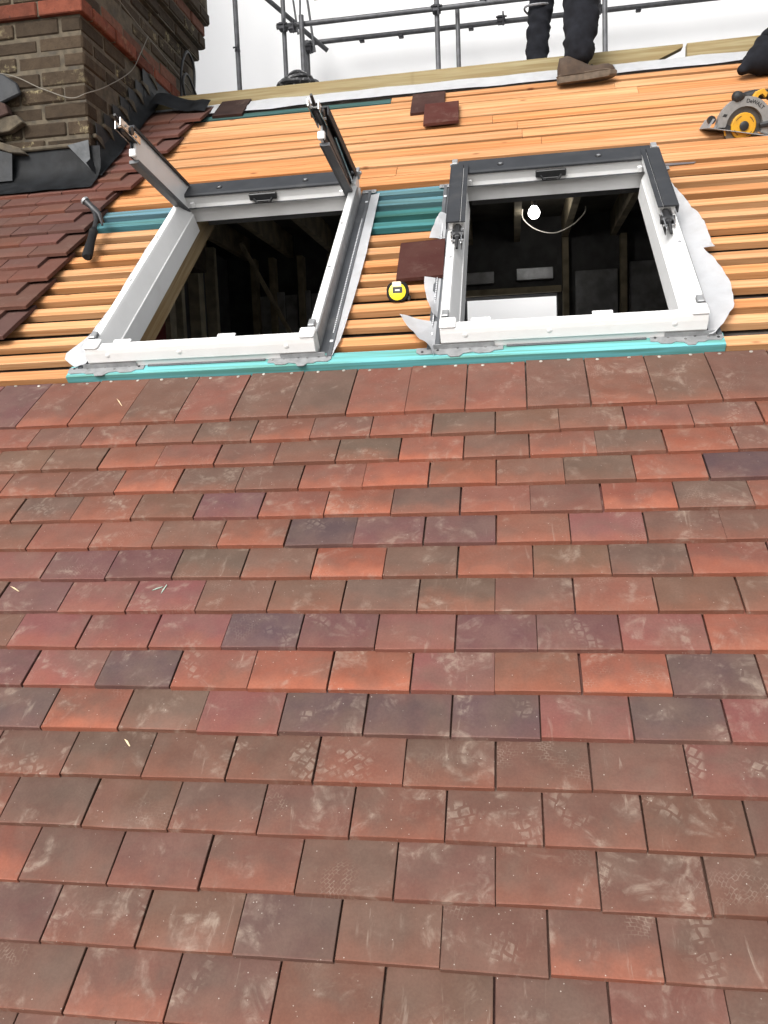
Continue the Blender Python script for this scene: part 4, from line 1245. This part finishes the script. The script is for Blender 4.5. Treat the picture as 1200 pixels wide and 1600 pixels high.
sub(sw, sh_, 'bevel_knob', B().lathe([(0.018, -0.010), (0.020, 0.0), (0.018, 0.012)], 14, SM @ Matrix.Translation((-0.152, 0.008, 0.0))), M_BLACK, smooth=True)
B().prism([(-0.092, -0.024), (-0.06, -0.024), (-0.06, -0.006), (-0.086, -0.002)], 'z', *zz(-0.02, 0.016), mtx=SM).build('depth_block', M_BLACK, sw)
# body: motor, handles
B().lathe([(0.044, 0.0), (0.046, 0.03), (0.046, 0.11), (0.038, 0.125)], 24, SM @ Matrix.Translation((0.0, 0.02, -0.024 * zf_)) @ Matrix.Scale(-zf_, 4, Vector((0, 0, 1)))).build('motor', M_BLACK, sw, smooth=True)
hl = B().tube([SM @ Vector((-0.03, 0.118, -0.04 * zf_)), SM @ Vector((0.03, 0.140, -0.04 * zf_)), SM @ Vector((0.09, 0.148, -0.04 * zf_)), SM @ Vector((0.15, 0.125, -0.04 * zf_)), SM @ Vector((0.19, 0.07, -0.04 * zf_)), SM @ Vector((0.20, 0.02, -0.04 * zf_))], [0.018, 0.019, 0.018, 0.018, 0.022, 0.026], 12).build('main_handle', M_BLACK, sw, smooth=True)
sub(sw, hl, 'handle_panel', B().prism([(0.0, 0.104), (0.022, 0.150), (0.05, 0.165), (0.075, 0.150), (0.07, 0.128), (0.048, 0.146), (0.034, 0.135), (0.03, 0.108)], 'z', *zz(-0.02, 0.006), bevel=0.002, mtx=SM), M_YEL)
sub(sw, hl, 'side_panel', B().prism([(0.085, 0.09), (0.13, 0.11), (0.17, 0.07), (0.16, 0.02), (0.125, 0.02)], 'z', *zz(-0.03, 0.004), bevel=0.003, mtx=SM), M_YEL)
fh = B().tube([SM @ Vector((-0.005, 0.112, -0.01 * zf_)), SM @ Vector((-0.03, 0.120, 0.004 * zf_)), SM @ Vector((-0.055, 0.117, 0.012 * zf_))], [0.014, 0.013, 0.020], 10).build('front_handle', M_BLACK, sw, smooth=True)
sub(sw, fh, 'knob', B().lathe([(0.002, -0.024), (0.018, -0.018), (0.025, 0.0), (0.019, 0.018), (0.002, 0.024)], 16, SM @ Matrix.Translation((-0.066, 0.116, 0.014 * zf_))), M_BLACK, smooth=True)
B().prism([(0.115, -0.02), (0.20, -0.02), (0.20, 0.05), (0.14, 0.055)], 'z', *zz(-0.06, 0.012), bevel=0.004, mtx=SM).build('battery_housing', M_BLACK, sw)
B().tube([SM @ Vector((0.068, 0.010, 0.026 * zf_)), SM @ Vector((0.13, 0.030, 0.03 * zf_))], [0.010, 0.014], 8).build('guard_lever', M_BLACK, sw, smooth=True)
# maker's lettering on the guard, bent along the arc
def guard_text(txt, r, a_mid, size):
    me_total = bmesh.new()
    adv = {'D': 0.80, 'e': 0.62, 'W': 1.05, 'A': 0.80, 'L': 0.62, 'T': 0.70}
    tot = sum(adv[c_] for c_ in txt) * size
    pos = -tot / 2
    for c_ in txt:
        cu = bpy.data.curves.new('letter', 'FONT')
        cu.body = c_
        cu.size = size * 1.25
        cu.extrude = 0.0004
        cu.offset = 0.0004
        cu.align_x = 'CENTER'
        ob = bpy.data.objects.new('letter', cu)
        link(ob)
        bpy.context.view_layer.update()
        me_ = bpy.data.meshes.new_from_object(ob.evaluated_get(bpy.context.evaluated_depsgraph_get()))
        mid = pos + adv[c_] * size / 2
        an = R(a_mid) - mid / r
        n0 = len(me_total.verts)
        me_total.from_mesh(me_)
        me_total.verts.ensure_lookup_table()
        mt = Matrix.Translation((r * math.cos(an), r * math.sin(an), 0.0228 * zf_)) @ Matrix.Rotation(an - math.pi / 2, 4, 'Z')
        if zf_ < 0: mt = mt @ Matrix.Scale(-1, 4, Vector((1, 0, 0)))
        bmesh.ops.transform(me_total, matrix=mt, verts=me_total.verts[n0:])
        bpy.data.objects.remove(ob); bpy.data.curves.remove(cu)
        pos += adv[c_] * size
    bmesh.ops.transform(me_total, matrix=SM, verts=me_total.verts)
    b_ = B(); b_.bm.free(); b_.bm = me_total
    return b_
sub(sw, ug, 'lettering', guard_text('DeWALT', 0.098, 76, 0.0185), M_BLACK)
sub(sw, ug, 'plate', B().prism([(-0.112, 0.026), (-0.094, 0.026), (-0.090, 0.038), (-0.106, 0.038)], 'z', *zz(0.0222, 0.0232), mtx=SM), M_BLACK)

# ------------------------------------------------------------------ people
def skin_body(name, joints, edges, mat, parent, root, levels=2, smoothit=True):
    me = bpy.data.meshes.new(name)
    keys = list(joints)
    me.from_pydata([Vector(joints[k][0]) - parent.base for k in keys], [(keys.index(a_), keys.index(b_)) for a_, b_ in edges], [])
    ob = link(bpy.data.objects.new(name, me))
    ob.parent = parent.o
    md = ob.modifiers.new('skin', 'SKIN')
    md.use_smooth_shade = True
    sv = me.skin_vertices[0].data if me.skin_vertices else None
    if sv is None:
        bpy.context.view_layer.objects.active = ob
        bpy.ops.mesh.customdata_skin_add()
        sv = me.skin_vertices[0].data
    for i, k_ in enumerate(keys):
        r_ = joints[k_][1]
        sv[i].radius = r_ if isinstance(r_, tuple) else (r_, r_)
        sv[i].use_root = (k_ == root)
    sd = ob.modifiers.new('sub', 'SUBSURF'); sd.levels = levels; sd.render_levels = levels
    bpy.context.view_layer.update()
    dg = bpy.context.evaluated_depsgraph_get()
    m2 = bpy.data.meshes.new_from_object(ob.evaluated_get(dg))
    ob.modifiers.clear()
    ob.data = m2
    m2.materials.clear(); m2.materials.append(mat)
    m2.shade_smooth()
    return ob


def wrinkle(ob, amp, sc_, seed=0.0):
    for v_ in ob.data.vertices:
        n_ = noise.noise(Vector((v_.co.x * sc_, v_.co.y * sc_, v_.co.z * sc_ * 2.2 + seed))) + 0.5 * noise.noise(v_.co * sc_ * 2.3) + 1.2 * (0.4 - abs(noise.noise(Vector((v_.co.x * 9, v_.co.y * 9, v_.co.z * 16 + v_.co.x * 14 + seed))) * 2))
        v_.co += v_.normal * amp * n_


def boot(P, heel, fwd_, upv, size=0.30, name='boot'):
    """work boot: sole slab and upper, heel point on the ground"""
    f_ = Vector(fwd_).normalized(); u_ = Vector(upv); u_ = (u_ - f_ * u_.dot(f_)).normalized(); s_ = f_.cross(u_)
    m_ = xf(heel, f_, s_, u_)
    k = size / 0.30
    out = [(-0.01, 0.0), (0.0, 0.030), (0.06, 0.036), (0.13, 0.036), (0.20, 0.048), (0.26, 0.044), (0.293, 0.02), (0.30, 0.0)]
    ring = out + [(x, -y * 0.95) for x, y in out[-2:0:-1]]
    secs = [(0.0, 0.99, 0), (0.010, 1.03, 0), (0.028, 1.035, 0), (0.036, 1.0, 0)]
    b = B()
    rows = [[m_ @ Vector((x * k * s2, y * k * s2, z * k + 0.006 * k * max(0, (x - 0.22) / 0.08))) for x, y in ring] for z, s2, _ in secs]
    vs_ = [[b.bm.verts.new(p) for p in r_] for r_ in rows]
    n_ = len(ring)
    for i in range(len(vs_) - 1):
        for j in range(n_): b.bm.faces.new((vs_[i][j], vs_[i][(j + 1) % n_], vs_[i + 1][(j + 1) % n_], vs_[i + 1][j]))
    b.bm.faces.new(vs_[0][::-1]); b.bm.faces.new(vs_[-1])
    bo = b.build(name, M_SOLE, P)
    # upper: cross sections along the foot, top height profile
    ub_ = B()
    prof = [(-0.004, 0.020, 0.085), (0.008, 0.034, 0.130), (0.05, 0.041, 0.138), (0.090, 0.041, 0.134), (0.115, 0.040, 0.112), (0.140, 0.040, 0.090), (0.170, 0.043, 0.076), (0.200, 0.047, 0.071), (0.235, 0.048, 0.075), (0.264, 0.044, 0.073), (0.286, 0.033, 0.063), (0.298, 0.014, 0.047)]
    sec = []
    for x, hw, top in prof:
        r_ = []
        for q in range(11):
            an = math.pi * q / 10
            y = hw * math.cos(an) * (1.0 if abs(math.cos(an)) > 0.9 else 0.97)
            z = 0.034 + (top - 0.034) * (math.sin(an) ** 0.55)
            r_.append(m_ @ Vector((x * k, y * k, z * k)))
        sec.append(r_)
    V_ = [[ub_.bm.verts.new(p) for p in r_] for r_ in sec]
    for i in range(len(V_) - 1):
        for q in range(10): ub_.bm.faces.new((V_[i][q], V_[i][q + 1], V_[i + 1][q + 1], V_[i + 1][q]))
    ub_.bm.faces.new(V_[0]); ub_.bm.faces.new(V_[-1][::-1])
    bmesh.ops.subdivide_edges(ub_.bm, edges=list(ub_.bm.edges), cuts=1, use_grid_fill=True, smooth=0.6)
    uo = ub_.build('upper', M_BOOT, P, smooth=True)
    uo.parent = bo
    for q_ in range(4):
        xx = 0.098 + 0.026 * q_; zt = (0.128, 0.103, 0.083, 0.075)[q_]
        lc = B().tube([m_ @ Vector(((xx - 0.004) * k, -0.026 * k, (zt - 0.004) * k)), m_ @ Vector((xx * k, 0, (zt + 0.004) * k)), m_ @ Vector(((xx + 0.004) * k, 0.026 * k, (zt - 0.004) * k))], 0.0028 * k, 5).build('lace', M_RUB, P); lc.parent = bo
    wl_ = B().tube([m_ @ Vector((x * k, y * k * 1.03, 0.037 * k)) for x, y in ring + ring[:1]], 0.0030 * k, 6, False).build('welt', M_SOLE, P, smooth=True)
    wl_.parent = bo
    return bo


# first worker: astride the ridge, only the shins are in the picture
hb_ = r2w(0, 2.58, -0.038)
p1 = T('person', (0.45, 2.1, hb_.z), label='person in dark trousers astride the ridge with one brown boot on the battens', cat='person')
kneeR = (0.50, 2.10, 2.04); kneeL = (0.33, 2.46, 2.14)
J = {'pel': ((0.40, 2.30, 2.58), (0.17, 0.13)), 'hipR': ((0.44, 2.20, 2.50), 0.095), 'kneeR': (kneeR, 0.095), 'calfR': ((0.502, 2.06, 1.88), 0.090), 'shinR': ((0.490, 2.05, 1.76), 0.078), 'hemR': ((0.472, 2.04, 1.635), 0.086),
     'hipL': ((0.37, 2.40, 2.50), 0.095), 'kneeL': (kneeL, 0.070), 'shinL': ((0.302, 2.45, 1.97), 0.062), 'hemL': ((0.297, 2.45, 1.74), 0.062),
     'waist': ((0.40, 2.29, 2.74), (0.155, 0.115))}
leg = skin_body('trousers', J, [('pel', 'hipR'), ('hipR', 'kneeR'), ('kneeR', 'calfR'), ('calfR', 'shinR'), ('shinR', 'hemR'), ('pel', 'hipL'), ('hipL', 'kneeL'), ('kneeL', 'shinL'), ('shinL', 'hemL'), ('pel', 'waist')], M_CLOTH, p1, 'pel', 3)
wrinkle(leg, 0.008, 14)
J = {'waist': ((0.40, 2.29, 2.72), (0.15, 0.11)), 'chest': ((0.41, 2.28, 3.00), (0.17, 0.12)), 'neck': ((0.42, 2.27, 3.20), 0.06), 'neck2': ((0.44, 2.26, 3.26), 0.055),
     'shR': ((0.45, 2.10, 3.14), 0.065), 'elR': ((0.50, 2.02, 2.86), 0.05), 'wrR': ((0.66, 2.06, 2.70), 0.036),
     'shL': ((0.37, 2.46, 3.14), 0.065), 'elL': ((0.42, 2.55, 2.86), 0.05), 'wrL': ((0.58, 2.52, 2.68), 0.036)}
top = skin_body('jacket', J, [('waist', 'chest'), ('chest', 'neck'), ('neck', 'neck2'), ('chest', 'shR'), ('shR', 'elR'), ('elR', 'wrR'), ('chest', 'shL'), ('shL', 'elL'), ('elL', 'wrL')], M_CLOTH, p1, 'waist', 2)
wrinkle(top, 0.008, 12)


def head(P, at, face, M_face=M_SKIN):
    f_ = Vector(face).normalized(); u_ = Vector((0, 0, 1)); s_ = u_.cross(f_).normalized(); u_ = f_.cross(s_)
    m_ = xf(at, f_, s_, u_)
    b = B()
    bmesh.ops.create_icosphere(b.bm, subdivisions=4, radius=1.0)
    for v_ in b.bm.verts:
        x, y, z = v_.co
        jaw = 1 - 0.28 * max(0, -z)
        px_, py_, pz_ = 0.098 * x, 0.076 * y * jaw, 0.122 * z
        if x > 0:
            px_ += 0.022 * math.exp(-((y / 0.16) ** 2 + ((z + 0.12) / 0.17) ** 2)) + 0.006 * math.exp(-((y / 0.3) ** 2 + ((z + 0.5) / 0.12) ** 2)) - 0.007 * (math.exp(-(((abs(y) - 0.4) / 0.16) ** 2 + ((z - 0.06) / 0.1) ** 2)))
        px_ += 0.012 * max(0, -z) * (1 if x > 0 else -0.5)
        v_.co = (px_, py_, pz_)
    b.bm.transform(m_)
    h_ = b.build('head', M_face, P, smooth=True)
    for e_ in (-1, 1):
        q = B().lathe([(0.001, -0.008), (0.024, -0.004), (0.028, 0.0), (0.02, 0.006), (0.001, 0.004)], 12, m_ @ Matrix.Translation((-0.005, e_ * 0.078, -0.005)) @ Matrix.Rotation(R(90), 4, 'X') @ Matrix.Scale(1.3, 4, Vector((0, 1, 0)))).build('ear', M_face, P, smooth=True); q.parent = h_
        q = B().lathe([(0.001, -0.009), (0.008, -0.005), (0.010, 0.0), (0.007, 0.006), (0.001, 0.009)], 10, m_ @ Matrix.Translation((0.083, e_ * 0.030, 0.008))).build('eye', M_WHITE, P, smooth=True); q.parent = h_
    b = B()
    bmesh.ops.create_icosphere(b.bm, subdivisions=3, radius=1.0)
    for v_ in list(b.bm.verts):
        x, y, z = v_.co
        v_.co = (0.108 * x - 0.008, 0.086 * y, 0.126 * z + 0.012)
        if x > 0.35 and z < 0.45: v_.co.x *= 0.35
        if z < -0.3: v_.co.z = -0.03
    b.bm.transform(m_)
    q = b.build('hair', M_HAIR, P, smooth=True); q.parent = h_
    return h_


def hand(P, wrist, dirv, palm_n, part_name='hand', mat=M_SKIN):
    d_ = Vector(dirv).normalized(); n_ = Vector(palm_n); n_ = (n_ - d_ * n_.dot(d_)).normalized(); s_ = d_.cross(n_)
    W_ = Vector(wrist)
    J = {'w': (W_, (0.026, 0.020)), 'p': (W_ + d_ * 0.05, (0.036, 0.016)), 'k': (W_ + d_ * 0.085, (0.036, 0.013))}
    E_ = [('w', 'p'), ('p', 'k')]
    for i, (o_, ln) in enumerate(((-0.030, 0.072), (-0.010, 0.082), (0.010, 0.077), (0.029, 0.060))):
        b0 = W_ + d_ * 0.092 + s_ * o_
        J['a%d' % i] = (b0, 0.0095)
        J['b%d' % i] = (b0 + d_ * ln * 0.5 + n_ * ln * 0.18, 0.0088)
        J['c%d' % i] = (b0 + d_ * ln * 0.72 + n_ * ln * 0.62, 0.0075)
        E_ += [('k', 'a%d' % i), ('a%d' % i, 'b%d' % i), ('b%d' % i, 'c%d' % i)]
    J['t0'] = (W_ + d_ * 0.035 - s_ * 0.034 + n_ * 0.008, 0.012)
    J['t1'] = (W_ + d_ * 0.068 - s_ * 0.054 + n_ * 0.022, 0.0105)
    J['t2'] = (W_ + d_ * 0.094 - s_ * 0.050 + n_ * 0.038, 0.009)
    E_ += [('p', 't0'), ('t0', 't1'), ('t1', 't2')]
    return skin_body(part_name, J, E_, mat, P, 'w', 2)


head(p1, (0.455, 2.26, 3.37), (1, -0.1, -0.2))
hand(p1, (0.665, 2.062, 2.695), (0.8, 0.1, -0.5), (0, 0.6, -0.6))
hand(p1, (0.585, 2.518, 2.675), (0.8, -0.1, -0.5), (0, -0.6, -0.6))
boot(p1, (0.385, 2.035, 1.560), (1, 0.02, 0.035), (0, -0.12, 1), 0.268)
boot(p1, (0.245, 2.45, DECK_Z + 0.002), (1, 0.05, 0), (0, 0, 1), 0.28)
B().tube([(0.302 + 0.066 * math.cos(a_ * math.pi / 10), 2.45 + 0.066 * math.sin(a_ * math.pi / 10), 2.105 + 0.006 * math.cos(a_ * math.pi / 5)) for a_ in range(21)], 0.006, 6, False).build('reflective_band', plain('grey_band', (0.2, 0.2, 0.21), 0.6), p1)

# second worker: kneeling at the right edge behind the saw
p2 = T('person', (1.5, 2.0, 1.48), label='person in dark clothes kneeling behind the circular saw at the right edge', cat='person')
kz = lambda y: roofz(y) + 0.0
J = {'pel': ((1.66, 2.10, 1.98), (0.16, 0.14)), 'hip1': ((1.60, 1.98, 1.93), 0.10), 'mid1': ((1.42, 1.94, 1.69), 0.088), 'knee1': ((1.262, 1.95, 1.545), 0.058), 'toe1': ((1.185, 1.93, 1.492), 0.018), 'shin1': ((1.45, 1.98, 1.545), 0.062), 'foot1': ((1.66, 2.02, 1.585), 0.052),
     'hip2': ((1.68, 2.20, 1.93), 0.10), 'knee2': ((1.45, 2.16, 1.79), 0.075), 'shin2': ((1.60, 2.18, 1.72), 0.062), 'foot2': ((1.78, 2.17, 1.72), 0.05), 'waist': ((1.62, 2.08, 2.14), (0.15, 0.12))}
leg = skin_body('trousers', J, [('pel', 'hip1'), ('hip1', 'mid1'), ('mid1', 'knee1'), ('knee1', 'toe1'), ('knee1', 'shin1'), ('shin1', 'foot1'), ('pel', 'hip2'), ('hip2', 'knee2'), ('knee2', 'shin2'), ('shin2', 'foot2'), ('pel', 'waist')], M_CLOTH, p2, 'pel', 3)
wrinkle(leg, 0.009, 13, 5)
J = {'waist': ((1.62, 2.08, 2.12), (0.15, 0.115)), 'chest': ((1.52, 1.98, 2.34), (0.165, 0.12)), 'neck': ((1.45, 1.90, 2.50), 0.06), 'neck2': ((1.42, 1.88, 2.55), 0.055),
     'shA': ((1.48, 1.78, 2.38), 0.065), 'elA': ((1.42, 1.60, 2.00), 0.048), 'wrA': ((1.285, 1.46, 1.35), 0.034), 'elA2': ((1.38, 1.52, 1.70), 0.045),
     'shB': ((1.50, 2.14, 2.40), 0.065), 'elB': ((1.36, 2.22, 2.15), 0.05), 'wrB': ((1.40, 2.02, 1.90), 0.036)}
del J['elA2']
J['elA'] = ((1.47, 1.60, 1.95), 0.048)
J['wrA'] = ((1.345, 1.47, 1.42), 0.034)
top = skin_body('jacket', J, [('waist', 'chest'), ('chest', 'neck'), ('neck', 'neck2'), ('chest', 'shA'), ('shA', 'elA'), ('elA', 'wrA'), ('chest', 'shB'), ('shB', 'elB'), ('elB', 'wrB')], M_CLOTH, p2, 'waist', 2)
wrinkle(top, 0.008, 12, 3)
head(p2, (1.385, 1.84, 2.64), (-0.7, -0.5, -0.5))
hand(p2, (1.34, 1.465, 1.405), (-0.5, -0.05, -0.85), (-0.7, -0.2, 0.3), mat=M_SKIN)
hand(p2, (1.40, 2.02, 1.90), (0.1, -0.5, -0.6), (0.5, 0, -0.6))
boot(p2, (1.64, 2.02, 1.56), (0.9, 0, 0.35), (0.3, 0, -1), 0.27)
boot(p2, (1.76, 2.17, 1.70), (0.9, 0, 0.35), (0.3, 0, -1), 0.27)

# ------------------------------------------------------------------ small debris on the tiles
M_STRAW = plain('wood_sliver', (0.55, 0.42, 0.26), 0.8, var=0.15)
M_GNAIL = plain('plastic_sliver', (0.28, 0.36, 0.30), 0.6, var=0.2)
def sliver(u, v, ang, ln, wd, m, label, h=0.006):
    mt = Matrix.Translation((u, v, h)) @ Matrix.Rotation(ang, 4, 'Z')
    b = B().prism([(-ln / 2, 0), (-ln * 0.1, wd * 0.7), (ln / 2, wd * 0.2), (ln * 0.45, -wd * 0.3), (0, -wd * 0.3)], 'z', 0, 0.002, 0, mt)
    b.bm.transform(ROOF_M)
    return tag(b.build('wood_sliver', m, None, origin=tuple(r2w(u, v, h))), label, 'debris', 'slivers dropped on the tiles')
SL = []
sliver(-0.683, -0.632, 1.35, 0.030, 0.003, M_GNAIL, 'pale green sliver, steep stroke of a small V on a plum tile', h=-0.006)
sliver(-0.700, -0.630, 0.45, 0.026, 0.003, M_GNAIL, 'pale green sliver, flatter stroke of a small V on a plum tile', h=-0.006)
sliver(-1.064, -0.628, -0.5, 0.034, 0.003, M_STRAW, 'pale curl of wood on a plum tile near the left edge', h=-0.006)
sliver(-1.051, 0.111, -0.9, 0.05, 0.003, M_STRAW, 'thin straw coloured sliver on a tile of the topmost course', h=-0.010)
sliver(-0.642, -1.027, -0.75, 0.024, 0.004, M_STRAW, 'short cream splinter on a brown tile with boot prints', h=-0.007)
sp_ = sliver(0.765, 1.560, 0.03, 0.20, 0.022, plain('grey_offcut', (0.11, 0.095, 0.095), 0.8, var=0.2), 'thin grey pointed offcut on the battens by the right window corner', h=-0.036)
sp_.name = 'offcut'; sp_['group'] = ''; del sp_['group']
